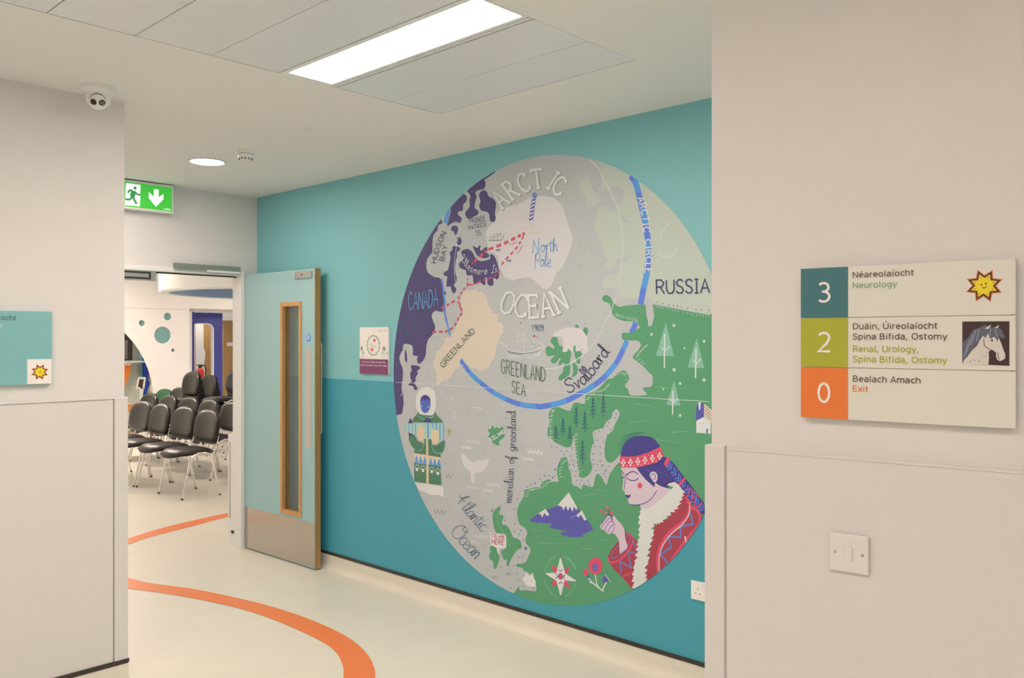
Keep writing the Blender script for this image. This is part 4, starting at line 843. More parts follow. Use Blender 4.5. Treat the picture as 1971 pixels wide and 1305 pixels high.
def make_chair(vinyl, label):
    r = empty('conference_chair'); tag(r, label, 'chair')
    # seat: across = Y, towards the front = -X, normal = Z
    bm = bmesh.new(); cushion(bm, .49, .46, .055, .3, .008, basis((-.035, 0, .452), (0, -1, 0), (-1, 0, 0), (0, 0, 1)), waterfall=.03); bm_obj('seat', bm, vinyl, r, True)
    lean = radians(8); yv = (sin(lean), 0, cos(lean)); zv = (-cos(lean), 0, sin(lean))
    bm = bmesh.new(); cushion(bm, .52, .36, .062, .3, .006, basis((.225, 0, .685), (0, 1, 0) if False else (0, -1, 0), yv, zv), curve=.045); bm_obj('backrest', bm, vinyl, r, True)
    bm = bmesh.new(); cushion(bm, .505, .345, .022, .3, .0, basis((.247, 0, .683), (0, -1, 0), yv, zv), curve=.045); bm_obj('back_shell', bm, M_SHELL, r, True)
    bm = bmesh.new(); cushion(bm, .46, .43, .02, .3, 0, basis((-.035, 0, .432), (0, -1, 0), (-1, 0, 0), (0, 0, 1)), waterfall=.03); bm_obj('seat_shell', bm, M_SHELL, r, True)
    for s in (-1, 1):
        bm = bmesh.new(); add_tube(bm, spline([(-.195, s*.262, .006), (-.115, s*.262, .36), (-.085, s*.262, .42), (-.03, s*.262, .447)], False, 5), .0115, 8); bm_obj('leg', bm, M_CHROME, r, True)
        bm = bmesh.new(); add_tube(bm, spline([(.20, s*.262, .006), (.13, s*.262, .34), (.11, s*.262, .41), (.06, s*.262, .445), (-.03, s*.262, .447)], False, 5), .0115, 8); bm_obj('leg', bm, M_CHROME, r, True)
        bm = bmesh.new(); add_tube(bm, spline([(.03, s*.17, .42), (.15, s*.17, .425), (.20, s*.17, .47), (.235, s*.165, .60)], False, 5), .010, 8); bm_obj('back_tube', bm, M_CHROME, r, True)
    bm = bmesh.new(); add_tube(bm, [(-.10, -.262, .425), (-.10, .262, .425)], .009, 8); add_tube(bm, [(.08, -.262, .425), (.08, .262, .425)], .009, 8); bm_obj('cross_rail', bm, M_CHROME, r, True)
    for x in (-.197, .202):
        for s in (-1, 1):
            bm = bmesh.new(); add_tube(bm, [(x, s*.262, 0), (x, s*.262, .014)], .0125, 8); bm_obj('leg_cap', bm, M_BLACK, r, True)
    return r
def copy_tree(o, loc, rz, label, group):
    r = o.copy(); COL.objects.link(r); r.location = loc; r.rotation_euler = (0, 0, rz); r['label'] = label; r['group'] = group
    for ch in o.children:
        c_ = ch.copy(); COL.objects.link(c_); c_.parent = r
    return r
proto = make_chair(M_VINYL, 'x')
OR = ('nearest the door jamb', 'second from the door jamb', 'third from the door jamb', 'fourth from the door jamb, leftmost')
first = True
def chair(x, y, rz, label, group, z=0):
    global first
    if first: first = False; proto.location = (x, y, z); proto.rotation_euler.z = rz; proto['label'] = label; proto['group'] = group; return proto
    return copy_tree(proto, (x, y, z), rz, label, group)
for i in range(4): chair(4.07+(.0, .01, -.005, .02)[i], 8.45+.56*i, radians((0, 1, -1, 2)[i]), 'black vinyl chair in the front row, '+OR[i], 'front row of black chairs')
OR2 = ('nearest the door jamb, half hidden by it', 'second from the door jamb', 'third from the door jamb', 'fourth from the door jamb', 'leftmost, behind the front row')
for i in range(5): chair(4.83+(.0, .0, .015, .0, -.01)[i], 9.36+.56*i, radians((0, -1, 2, 0, 1)[i]), 'black vinyl chair in the second row, '+OR2[i], 'second row of black chairs')
chair(5.72, 12.66, 0, 'black vinyl chair behind the second row, left of the tall stack', 'third row of black chairs')
for k in range(4): chair(5.58-.022*k, 11.78, 0, 'black vinyl chair in the tall stack by the blue portal, '+('lowest', 'second from the bottom', 'third from the bottom', 'topmost')[k], 'left stack of black chairs', z=.092*k)
for k in range(3): chair(6.16-.022*k, 12.46, radians(4), 'black vinyl chair in the farther stack against the portal window, '+('lowest', 'middle', 'topmost')[k], 'farther stack of black chairs', z=.092*k)
for k in range(5): chair(5.765-.022*k, 10.78, 0, 'black vinyl chair in the stack cut off by the door jamb, '+('lowest', 'second from the bottom', 'middle', 'second from the top', 'topmost')[k], 'right stack of black chairs', z=.085*k)
gc = copy_tree(proto, (5.40, 12.46, 0), 0, 'green upholstered chair half hidden behind the second row', 'third row of black chairs')
del gc['group']
M_GREEN = mat('green_vinyl', (.008, .10, .035), .45, raw=True)
for ch in gc.children:
    if ch.name.startswith(('seat', 'backrest')) and 'shell' not in ch.name:
        ch.data = ch.data.copy(); ch.data.materials[0] = M_GREEN

# ================================================================== THE ROUND MURAL (flat print on the teal wall)
MP = Plane((XT, 5.0, 0), (0, -1, 0)); MC = (5-3.089, 1.385, 1.205)
disc = circ(MC[0], MC[1], MC[2], MC[2], 120)
mural = empty('wall_mural', (XT-.001, 3.089, .18)); tag(mural, 'huge round Arctic map mural printed on the teal wall', 'mural')
mp = Print(MP, mural, .00025, clip=(disc, MC), base=4)
ZR = {1: (740, 280, .2452), 2: (1040, 280, .2529), 3: (740, 580, .2452), 4: (1040, 580, .2529), 5: (780, 860, .2453), 6: (1000, 820, .2835), 'P': (1150, 820, .2453), 'I': (770, 740, .1687), 'S': (950, 600, .1073)}
def Z(r, s):
    v = [float(x) for x in s.replace(',', ' ').split()]; x0, y0, k = ZR[r]
    return [(x0+v[i]*k, y0+v[i+1]*k) for i in range(0, len(v), 2)]
c_ = lambda n, rgb: mat('mural_'+n, tuple(x*.95 for x in rgb), .55)
SEA = c_('sea_grey', (186, 184, 179)); NAVY = c_('aubergine', (78, 68, 112)); ICE = c_('ice', (212, 203, 197)); PEACH = c_('peach', (216, 198, 176)); PALE = c_('pale_green', (190, 194, 177))
GREEN = c_('green', (88, 152, 108)); BLU1 = c_('river_blue', (84, 150, 214)); BLU2 = c_('river_violet', (92, 124, 206)); INK = c_('ink', (70, 70, 104)); GINK = c_('green_ink', (92, 112, 96)); WHT = c_('white', (216, 210, 200))
RED = c_('route_red', (206, 84, 104)); SKYB = c_('lettering_blue', (110, 166, 206)); TREE = c_('tree_navy', (44, 92, 112)); TRI = c_('tree_pale', (136, 184, 156)); PURP = c_('mountain_purple', (92, 88, 164))
HAIR = c_('hair', (68, 60, 128)); SKIN = c_('skin', (214, 190, 196)); COAT = c_('coat_red', (170, 62, 76)); PINK = c_('pink', (222, 76, 104)); FUR = c_('fur', (218, 213, 203)); BLU3 = c_('zigzag_blue', (104, 122, 184)); DGRN = c_('parka_green', (76, 124, 94)); FACE = c_('face_blue', (82, 106, 180)); FISH = c_('fish', (170, 200, 186)); MITT = c_('mitten', (222, 196, 160)); STEELB = c_('atlantic_ink', (100, 122, 140)); PLINE = c_('pale_line', (204, 208, 190)); WAVE = c_('wave_relief', (173, 172, 164)); YEL = c_('yellow_green', (166, 176, 126)); LBL = c_('light_letter', (222, 217, 210)); SHD = c_('letter_shade', (160, 160, 152))
mp._add('sea_ground', SEA, disc, 0)
rnd = random.Random(4)
# fine woven wave marks of the sea
for i in range(420):
    a = MC[0]+rnd.uniform(-1.1, 1.1); b = MC[1]+rnd.uniform(-1.1, 1.1)
    if (a-MC[0])**2+(b-MC[1])**2 > 1.3: continue
    n = rnd.choice((2, 3, 3)); s_ = rnd.uniform(.02, .045)
    for k in range(n):
        if rnd.random() < .6: q = [(a, b+k*.012), (a+s_, b+k*.012)]
        else: q = [(a+k*.012, b), (a+k*.012, b+s_)]
        mp.line('sea_wave_marks', WAVE, q, .0028, .5, uvs=True)
P = lambda part, m, pts, L=1, s=4: mp.poly(part, m, pts, L, s)
# pale upper Russia
P('pale_land', PALE, Z(2, '440,110 470,150 465,220 470,345 530,330 560,300 640,340 630,410 590,470 612,540 690,575 690,602 640,580 590,522 540,500 482,455 440,475 435,540 405,600 440,690 480,780 500,850 560,872 610,862 710,822 715,840 640,884 598,895 600,960 585,1010 600,1080 600,1160 740,1165 830,1160 880,1200 1290,1290 1700,1290 1700,-100 440,-100'), 1, 0)
P('pale_land', PALE, Z(2, '300,280 340,245 375,260 400,330 440,390 450,430 410,460 360,460 350,400 320,360'))
P('pale_land', PALE, Z(2, '495,900 530,870 575,880 570,910 530,935 505,925')); P('pale_land', PALE, Z(2, '480,1040 500,1000 560,985 610,980 610,1080 520,1085 480,1080'))
mp.line('land_outline', ICE, Z(2, '1060,560 1000,580 940,640 915,720'), .004, 2, smooth=4); mp.line('land_outline', ICE, Z(2, '905,790 925,840 970,850 1010,830 1040,790'), .005, 2, smooth=4)
# Canada
P('canada_land', NAVY, Z(1, '300,500 455,600 425,625 418,665 385,710 378,780 375,840 338,890 330,950 345,1000 400,1035 440,1048 468,1180 480,1305')+Z(3, '462,60 455,85 400,75 372,110 385,160 398,190 395,230 375,265 345,300 330,350 325,420 300,470 268,490 256,455 262,430 225,420 220,350 155,335 145,380 120,430 125,480 145,530 145,600 135,680 150,760 145,840 95,895 -300,890 -300,-300'), 1, 3)
P('canada_land', NAVY, Z(3, '165,375 178,420 178,480 160,450'), 2); P('canada_land', NAVY, Z(3, '210,505 245,503 280,515 275,535 258,545 262,570 245,600 248,625 235,640 260,680 250,698 235,690 225,665 195,660 195,645 215,630 205,600 205,560 215,540'), 2, 3)
mp.poly('canada_land', BLU1, Z(1, '500,490 522,480 495,620 463,600 480,540'), 1)
P('canada_land', NAVY, Z(1, '480,450 600,380 648,402 640,445 620,460 615,510 583,520 580,545 608,572 598,608 560,598 530,610 495,632 508,570 522,490'), 1, 3)
P('canada_land', NAVY, Z(1, '640,340 700,300 775,255 788,275 795,300 782,340 742,350 715,370 725,400 715,440 710,490 737,512 735,540 700,560 660,577 638,550 640,520 670,480 668,430 675,390'), 1, 3)
P('canada_land', NAVY, Z(1, '745,400 750,370 780,350 805,365 820,400 850,415 875,445 875,490 868,540 880,580 860,600 830,590 822,540 800,520 760,510 745,470 755,440'))
mp.poly('canada_land', INK, Z(1, '775,262 870,200 868,212 795,265'), 1)
for s_ in ('525,650 540,630 570,635 580,655 570,690 555,705 545,675 528,670', '570,725 590,718 605,740 602,775 580,780 565,765 572,745',
           '535,795 555,790 590,800 595,820 570,840 572,870 562,900 555,960 560,1010 570,1040 560,1080 545,1095 565,1130 555,1155 540,1160 525,1130 520,1105 490,1110 490,1060 495,1030 468,1020 470,995 500,975 510,930 520,880 515,840 535,820',
           '605,830 650,812 680,825 700,850 720,890 765,908 830,890 830,860 850,855 870,880 885,920 900,980 900,1030 885,1052 865,1040 855,1050 857,1090 835,1103 810,1085 808,1040 792,1040 795,1085 780,1097 762,1080 740,1070 720,1087 700,1080 692,1020 650,1020 640,980 610,970 590,950 590,920 615,900 615,870',
           '693,790 710,795 730,805 745,785 758,790 750,815 765,825 790,800 805,800 810,820 800,840 820,855 822,875 790,885 760,880 730,865 710,830', '475,1145 485,1150 480,1175 472,1165'):
    P('canada_land', NAVY, Z(1, s_), 1, 3)
# ice cap and Greenland
P('ice_cap', ICE, Z(1, '800,680 830,630 870,590 880,540 920,500 980,480 1050,460 1110,430 1160,400')+Z(2, '0,385 60,388 120,410 170,470 200,560 215,610 243,680 240,740 205,850 170,920 120,980 95,1040 70,1080 30,1092')+Z(1, '1230,1110 1180,1060 1140,1035 1080,1040 1010,1055 950,1035 925,1000 905,950 890,870 850,840 820,830 810,770 800,720'), 1)
gl = Z(1, '600,1300 590,1240 605,1180 640,1140 680,1130 700,1140 720,1125 735,1150 775,1150 810,1200 815,1260 850,1290')+Z(3, '850,50 850,90 895,100 880,160 920,170 935,200 935,240 910,280 900,310 875,370 870,430 840,470 820,520 760,550 720,525 690,530 640,480 600,500 540,560 510,605 470,620 430,655 405,660 410,610 410,560 390,530 380,490 400,440 405,400 440,370 475,330 470,290 520,280 560,200 580,150 618,95 610,60 590,0')
gj = []
for i, (x, y) in enumerate(gl):
    nx, ny = gl[(i+1) % len(gl)]
    for k in range(4): gj.append((x+(nx-x)*k/4+rnd.uniform(-1.2, 1.2), y+(ny-y)*k/4+rnd.uniform(-1.2, 1.2)))
mp.poly('greenland_land', PEACH, gj, 1)
# the green mainland
land = (Z(2, '475,1180 480,1145 510,1140 540,1160 560,1200 610,1230 680,1225 730,1212 800,1212 880,1212 1290,1290 1700,1320')+[(1700, 1300), (900, 1300)]+
  Z(5, '858,1142 900,1127 960,1125 1028,1130 1022,1060 1000,1015 960,985 930,970 920,950 880,940 875,920 940,910 972,850 985,800 950,760 945,720 958,680 945,640 900,610 885,560 880,500 895,450 930,390 945,340 1000,320 1060,315 1070,280 1130,255')+
  Z(6, '220,378 265,375 260,350 255,290 280,230 310,210 330,230 335,290 350,320 360,395 395,410 420,430 432,400 490,415 502,405 522,328 555,340 582,392 597,392 612,330 660,262 690,240 690,190 640,240 600,245 578,190 590,80 635,30 640,5')+
  Z(4, '605,860 580,820 552,850 540,890 500,920 480,960 410,985 400,1010 410,1080')+
  Z(6, '495,130 480,210 495,280 475,325 440,350 410,345 400,310 385,200 376,110 370,60 355,130 320,145 280,130 225,100 205,60')+
  Z(4, '65,1050 55,990 70,920 65,860 90,815 140,805 190,825 230,830 260,770 338,780 345,712 400,690 450,660 510,595 550,585 590,545 640,525 670,560 675,600 645,640 670,670 690,715 810,712 785,675 790,655 850,645 855,570 830,545 790,500 730,450 705,420 765,345 740,300 640,295 620,265 630,240 700,235 765,200 740,155 640,150 570,120 540,70 530,20'))
P('green_land', GREEN, land, 1, 3)
mp.poly('sea_inlet', SEA, Z(4, '803,0 803,40 810,110 820,150 822,188 850,186 868,110 856,30 852,-5'), 1.5)
P('green_land', GREEN, Z(5, '740,468 750,480 740,530 770,535 770,560 762,605 800,620 825,660 850,710 880,720 905,740 915,780 905,800 880,810 850,850 820,910 810,935 795,930 800,880 780,890 755,840 760,810 790,790 740,720 700,640 690,590 685,540 700,500'), 1, 3)
P('green_land', GREEN, Z(5, '665,790 690,770 715,785 720,820 742,860 735,900 715,955 695,950 690,900 665,880 660,850 670,820'), 1, 3); P('green_land', INK, Z(5, '675,510 690,480 688,500 680,515'), 1, 0)
P('iceland_land', GREEN, Z(3, '850,970 865,1000 880,985 900,1000 930,980 940,1020 945,1060 900,1100 905,1130 880,1130 850,1110 835,1085 815,1060 830,1040 810,1010 835,1000'), 1, 0)
for s_ in ('1045,480 1100,445 1150,480 1170,590 1240,630 1250,690 1340,670 1395,710 1390,800 1370,900 1380,960 1370,1120 1300,1180 1200,1240 1165,1200 1180,1150 1240,1090 1260,990 1280,920 1240,930 1180,965 1165,920 1210,840 1180,840 1140,900 1080,930 1030,890 1040,840 1110,785 1050,790 980,800 940,740 945,650 1000,620 1080,665 1090,620 1030,550',
           '1455,715 1600,715 1560,820 1555,920 1510,930 1490,890', '1420,930 1460,920 1500,970 1520,1050 1490,1130 1430,1170 1405,1160 1430,1080', '1460,270 1490,225 1530,260 1525,300', '1605,340 1640,280 1690,300 1695,360 1670,430 1640,390', '1440,600 1480,600 1482,715 1440,700'):
    P('svalbard_land', GREEN, Z('S', s_), 1, 3)
P('polar_bear', ICE, Z('S', '1070,430 1100,370 1180,330 1290,290 1450,285 1570,310 1640,390 1680,470 1685,600 1690,700 1660,750 1580,740 1560,700 1480,710 1475,612 1440,615 1425,700 1400,715 1340,665 1320,715 1240,715 1260,640 1250,550 1240,480 1180,440 1110,450'), 2, 3)
mp.ell('polar_bear', INK, *Z('S', '1588,682')[0], 1, 1, 3, 8)
# arctic circle
def river(pts, w):
    mp.begin(); sp = [(v.x, v.y) for v in spline([(a, b, 0) for a, b in pts], False, 6)]
    k = 0; i = 0
    while i < len(sp)-1:
        j = i+1; d = 0
        while j < len(sp)-1 and d < 24: d += math.dist(sp[j], sp[j-1]); j += 1
        mp.line('arctic_circle_line', BLU1 if k % 2 else BLU2, sp[i:j+1], w, 3); i = j; k += 1
river(Z(1, '450,1045 462,1130 475,1230')+Z(3, '470,60 488,150 515,265'), .0145)
river(Z(3, '600,460 640,520 700,590 770,650 850,710 930,755 1010,790 1100,815 1200,825')+Z(4, '0,802 100,785 200,755 300,705 400,645 480,585 540,520 590,450 640,350 662,300'), .029)
river(Z(4, '690,240 712,205 728,160'), .03)
river(Z(2, '765,1210 785,1100 808,1000 820,900 825,800 815,680 795,560 770,450 745,350 725,280 690,228'), .034)
P('svalbard_land', GREEN, Z(4, '625,245 640,238 700,236 762,205 765,300 740,298 640,295 622,268'), 4, 3)
P('svalbard_land', GREEN, Z(4, '560,60 640,35 740,25 800,30 805,90 820,190 760,200 735,155 640,148 575,120'), 2, 3)
mp.line('meridian_line', LBL, Z(2, '375,105 440,170 490,270 545,370 590,480 620,600 628,700 628,850 615,950 600,1050 580,1160 560,1200 530,1300')+Z(4, '520,110 470,220 420,310 370,370 300,430 200,485 100,510 0,512'), .004, 5, smooth=3)
mp.begin(); mp.line('meridian_line', LBL, Z(1, '615,560 595,640 575,750 555,870 550,960 558,1080'), .003, 5, smooth=3)
mp.line('print_seam', LBL, [(761, 735.5), (860, 741.5), (1000, 750), (1150, 760), (1366, 773)], .0025, 5)
for s_ in ('620,640 700,700', ): pass
# feathered coast strokes
def hatch(reg, pts, n, dx, dy, m=PLINE, w=.004, L=3):
    p = spline([(a, b, 0) for a, b in Z(reg, pts)], False, 12)
    for k in range(n):
        q = p[int(k*(len(p)-1)/max(1, n-1))]; mp.line('coast_strokes', m, [(q.x, q.y), (q.x+dx+rnd.uniform(-1, 1), q.y+dy+rnd.uniform(-1, 1))], w, L, taper=True)
hatch(4, '90,830 72,900 70,980 90,1060', 16, 7, -2.5); hatch(6, '380,60 375,150 390,240 400,320', 14, 6, -3); hatch(6, '40,480 60,430 130,395 200,380', 10, 8, -1); hatch(6, '330,230 290,250 270,300 270,350', 8, 6, -3)
hatch(4, '580,110 650,135 740,150', 12, -1, -7); hatch(4, '800,340 760,380 730,430 780,480', 10, 7, -4); hatch(4, '880,30 1000,55 1150,90 1280,105', 18, 3, 5, w=.003); hatch(4, '570,560 620,540 660,550', 7, -4, 5); hatch(4, '350,750 400,700 470,680 510,640', 9, 8, -3)
hatch(5, '730,500 720,560 740,620 780,680 820,760', 10, 2, 5, w=.003); hatch(5, '1000,330 1060,320 1120,290', 8, -7, 4)
for s_ in ('650,600 760,590 900,600', '720,780 850,800 950,820', '680,920 800,905 860,880', '880,1050 1000,1070 1150,1075', '880,650 1000,660 1280,670', '880,210 870,215', '1000,1000 1100,990 1180,1010', '700,1000 640,1010'):
    mp.line('land_streaks', TRI, Z(4, s_), .0028, 3, smooth=4, taper=True)
for s_ in ('430,480 500,460 560,470', '350,620 420,600 480,610', '130,790 260,800 330,790', '150,690 120,680', '520,430 600,440', '90,700 200,720', '560,770 640,790', '430,830 560,840', '640,860 700,850'):
    mp.line('land_streaks', TRI, Z(6, s_), .0028, 3, smooth=4, taper=True)
# dots
def dots(reg, s_, r, m, part='dots', L=4):
    for x, y in Z(reg, s_): mp.ell(part, m, x, y, r*.8, r, L, 8)
dots(4, '580,856 572,890 525,922 507,948 478,965 447,990 540,978 512,1018 421,1008 435,1058 483,1068 418,1105 458,1110 405,1160 460,1160 400,1205 457,1215 480,1245 525,1255 500,1285 405,1240 88,1105 125,1113 162,1138 205,1140 182,1165 243,1115 232,1178 160,1195 145,1245 255,1215 225,1245 262,1255 112,1280 245,1290', 1.35, PURP)
dots(6, '530,262 560,270 610,272 586,305 582,345 575,325 390,372 420,372 440,392 465,375 415,395 480,400 520,300 350,230 365,260 345,300 385,310 382,340 270,258 240,295 200,335 170,338 240,340 225,352 140,360 105,385 80,400 50,412 35,440', 1.3, PURP)
dots(5, '882,408 860,487 785,578 860,607 858,665 910,655 898,685 928,730 928,860 895,862 852,930 750,943 880,990 888,1045 832,1105 928,1097 1008,1110 1058,252 1022,287 987,298 957,315 937,343 1098,225 1130,225 1163,240 1180,178 1212,130', 1.35, PURP); mp.ell('dots', PURP, *Z(5, '947,797')[0], 2.6, 3.2, 4, 10)
dots(4, '1018,184', 3.3, PLINE, 'snow'); dots(4, '848,252 1248,304 1066,625 1066,868', 3.1, PLINE, 'snow'); dots(4, '1020,520 1248,598', 3.8, PLINE, 'snow'); dots(4, '1099,357 938,668', 2.3, PLINE, 'snow')
for i in range(70):
    x, y = rnd.choice(Z(3, '400,470 395,560 400,640 440,700 470,750 500,800 520,850 560,880 480,640 540,590 160,740 130,830 200,830 180,880 430,300 440,340 360,480 380,600 510,960 570,910 540,1150 600,540'))
    mp.ell('snow', LBL, x+rnd.uniform(-9, 9), y+rnd.uniform(-9, 9), .9, 1.1, 4, 6)
dots(2, '893,1193 934,1203 982,1214 1015,1217 1045,1223 1075,1232 1123,1238 1186,1247 1230,1252 1284,1254', 1.3, INK)
# trees
def pine(x, yt, yb, reg=4, m=TREE):
    mp.begin(); (px, py), (qx, qy) = Z(reg, f'{x},{yt} {x},{yb}')
    mp.line('pine_tree', m, [(px, py), (qx, qy)], .0048, 4)
    h = qy-py
    for k in range(5):
        y = py+h*(.06+.16*k); d = 2.2+k*.9
        mp.line('pine_tree', m, [(px, y), (px-d, y+h*.12)], .0042, 4); mp.line('pine_tree', m, [(px, y), (px+d, y+h*.12)], .0042, 4)
for x, a, b in ((120, 945, 1068), (175, 885, 1025), (228, 945, 1070), (275, 800, 960), (340, 835, 1000), (403, 730, 895), (482, 697, 880), (323, 1055, 1240)): pine(x, a, b)
for tri, tk in (('958,160 880,415 1018,418', '948,250 946,510'), ('1192,280 1122,503 1250,510', '1187,362 1183,585'), ('1020,605 960,790 1068,794', '1012,680 1008,862')):
    mp.begin(); mp.poly('triangle_tree', TRI, Z(4, tri), 3); mp.line('triangle_tree', LBL, Z(4, tk), .0065, 4)
    (x0, y0), (x1, y1) = Z(4, tk); ym = y0+(y1-y0)*.45
    mp.line('triangle_tree', LBL, [(x0-6.5, ym-5), (x0, ym+2)], .004, 4); mp.line('triangle_tree', LBL, [(x0+9, ym-6), (x0, ym+4)], .004, 4)
for x, y in ((140, 145), (180, 200), (235, 150)): mp.begin(); mp.poly('small_tree', TREE, Z(3, f'{x},{y} {x-12},{y+65} {x+12},{y+65}'), 3); mp.line('small_tree', TREE, Z(3, f'{x},{y+60} {x},{y+80}'), .003, 3)
# house
mp.begin()
mp.poly('house', PURP, Z(4, '1183,912 1190,800 1208,775 1246,775 1246,880'), 3); mp.poly('house', LBL, Z(4, '1188,910 1245,880 1300,920 1300,1008 1190,1000'), 4); mp.poly('house', PEACH, Z(4, '1247,778 1310,830 1310,930 1247,880'), 3)
for k in range(3): mp.line('house', INK, Z(4, f'1252,{800+k*25} 1300,{845+k*25}'), .002, 4)
mp.poly('house', LBL, Z(4, '1205,768 1224,768 1218,825 1208,825'), 4); mp.poly('house', PURP, Z(4, '1265,970 1277,970 1277,1003 1265,1003'), 5); dots(4, '1215,928 1243,930', 1.8, SEA, 'house', 5)
# whale tail, wolf
mp.begin()
P('whale_tail', ICE, Z(5, '443,50 490,85 540,125 570,105 600,108 656,95 640,160 600,200 555,205 547,240 543,290 520,270 515,230 505,190 460,150 445,100'), 2, 3)
mp.poly('wolf', LBL, Z(5, '940,1060 920,1035 940,1015 950,980 975,1012 985,1010 1002,985 1012,1030 1027,1060 1018,1100 975,1095 955,1090'), 3); dots(5, '960,1045 990,1048', .8, INK, 'wolf', 4)
# mountains
mp.begin()
mp.poly('mountains', PURP, Z(6, '65,642 120,600 180,570 260,540 335,455 395,555 450,620 505,700 430,738 435,752 350,755 280,738 290,720 340,715 250,700 200,690 222,665 90,652'), 2)
for s_ in ('335,450 395,558 385,570 372,545 360,582 345,545 330,575 316,540 300,572 290,548 260,538', '125,597 178,562 203,600 190,612 170,590 155,622 145,598', '385,608 425,572 457,635 440,642 430,620 415,600 405,620'): mp.poly('mountains', FUR, Z(6, s_), 3)
# compass rose
mp.begin()
mp.poly('compass_rose', PINK, Z(6, '218,938 282,985 342,958 320,1020 342,1108 280,1060 218,1092 240,1015'), 3)
mp.poly('compass_rose', LBL, Z(6, '279,885 312,1000 393,1055 308,1048 281,1160 250,1048 168,998 252,995'), 4)
for s_ in ('245,1000 262,1020 245,1035', '312,1008 298,1025 312,1040', '268,975 280,985 295,975', '268,1070 282,1058 295,1072'): mp.line('compass_rose', INK, Z(6, s_), .004, 5)
mp.ell('compass_rose', PINK, *Z(6, '280,1020')[0], 4, 5.2, 5, 14); mp.ell('compass_rose', INK, *Z(6, '280,1020')[0], 4.8, 6.2, 4.5, 14)
for x, y in Z(6, '279,888 390,1055 281,1156 172,998'): mp.ell('compass_rose', INK, x, y, 1, 1.6, 5, 8)
for a0, a1, R_ in ((100, 175, 1), (190, 262, 1.0), (280, 350, 1.0), (10, 80, 1.0), (120, 165, .93), (290, 340, .93)):
    mp.line('compass_rose', TRI, [Z(6, f'{280+112*R_*cos(radians(t))},{1020+142*R_*sin(radians(t))}')[0] for t in range(a0, a1, 8)], .003, 3)
# flowers
mp.begin()
for s_ in ('515,1005 528,1075 555,1112', '465,1030 510,1075 575,1125', '592,1060 570,1100 560,1118', '475,1058 520,1075'): mp.line('flower', FUR, Z(6, s_), .007, 4, smooth=3)
mp.ell('flower', PINK, *Z(6, '517,950')[0], 13.6, 16.4, 4); mp.ell('flower', PURP, *Z(6, '516,957')[0], 6, 8, 5); mp.ell('flower', PINK, *Z(6, '450,993')[0], 5, 6.6, 4)
for k in range(8): mp.ell('flower', FUR, *Z(6, f'{516+12*cos(k*.785)},{957+16*sin(k*.785)}')[0], .7, .9, 6, 6)
mp.poly('flower', PURP, Z(6, '580,1008 618,1056 568,1062 566,1035'), 5); mp.line('flower', FUR, Z(6, '582,1008 620,1058'), .004, 6); mp.poly('flower', PURP, Z(6, '458,1012 472,1008 478,1030 462,1034'), 5)
# ---- person in parka
mp.begin()
P('parka_person', FUR, Z('I', '185,240 190,130 240,50 330,25 400,90 410,200 400,300 340,340 260,330 200,290'), 3)
P('parka_person', DGRN, Z('I', '150,430 150,390 190,345 210,308 260,345 350,345 400,308 430,360 490,415 500,445'), 3.4, 0)
P('parka_person', FUR, Z('I', '195,250 240,300 300,330 370,320 400,270 380,345 300,350 220,330'), 3.6)
mp.ell('parka_person', FACE, *Z('I', '292,225')[0], 9.8, 17.4, 4, 24); P('parka_person', HAIR, Z('I', '234,205 245,145 290,118 338,145 350,205 315,165 290,185 268,165 250,180'), 5)
for s_ in ('255,222 268,212 280,222', '305,222 318,212 330,224', '292,225 286,262 298,266', '278,290 292,284 308,290'): mp.line('parka_person', HAIR, Z('I', s_), .0022, 5)
dots('I', '248,248 328,255', 1.6, SKIN, 'parka_person', 5)
mp.poly('parka_person', FISH, Z('I', '45,450 500,436 508,628 290,622 180,588 95,548 40,520'), 3.8)
for x, y0, y1, ww in ((62, 455, 515, .006), (105, 455, 540, .008), (142, 455, 560, .006), (180, 450, 575, .009), (322, 440, 610, .018), (372, 438, 495, .013), (418, 438, 545, .014), (458, 440, 630, .012), (495, 440, 625, .009)): mp.line('parka_person', BLU1, Z('I', f'{x},{y0} {x},{y1}'), ww*.75, 4.2)
for s_ in ('95,442 122,378 152,438', '265,428 315,362 368,428', '98,545 108,597 175,582'): mp.poly('parka_person', HAIR, Z('I', s_), 4.6)
P('parka_person', DGRN, Z('I', '102,592 175,584 200,640 270,672 268,705 240,752 200,755 150,722 115,662'), 5, 2); P('parka_person', DGRN, Z('I', '362,690 420,692 508,632 510,720 480,782 420,787 375,735'), 5, 2)
mp.ell('parka_person', MITT, *Z('I', '242,558')[0], 6.8, 14.5, 4.8); mp.ell('parka_person', MITT, *Z('I', '402,595')[0], 8.2, 14, 4.8)
mp.poly('parka_person', DGRN, Z('I', '282,620 362,625 372,735 465,792 465,832 162,782 165,748 242,752 278,690'), 4.9)
for s_ in ('200,755 240,752 268,705 278,650', '362,690 380,745 420,785 475,780', '205,350 240,385 290,400', '400,350 350,380 300,370'): mp.line('parka_person', FISH, Z('I', s_), .003, 6, smooth=3)
mp.poly('parka_person', MITT, Z('I', '162,782 465,832 462,932 163,890'), 5)
for k in range(3):
    for x0, dy in ((168+k*47, k*7), (330+k*46, 28+k*7)): mp.poly('parka_person', BLU1, Z('I', f'{x0},{888+dy} {x0+24},{800+dy} {x0+48},{893+dy}'), 5.5)
mp.poly('parka_person', DGRN, Z('I', '163,888 462,928 475,1150 165,1108'), 5)
for x, y in ((197, 960), (265, 972), (365, 985), (435, 1005)):
    mp.ell('parka_person', FUR, *Z('I', f'{x},{y+8}')[0], 2.8, 3.6, 6, 10); mp.line('parka_person', FUR, Z('I', f'{x-30},{y} {x-15},{y-38} {x+15},{y-38} {x+32},{y+5}'), .0035, 6, smooth=3)
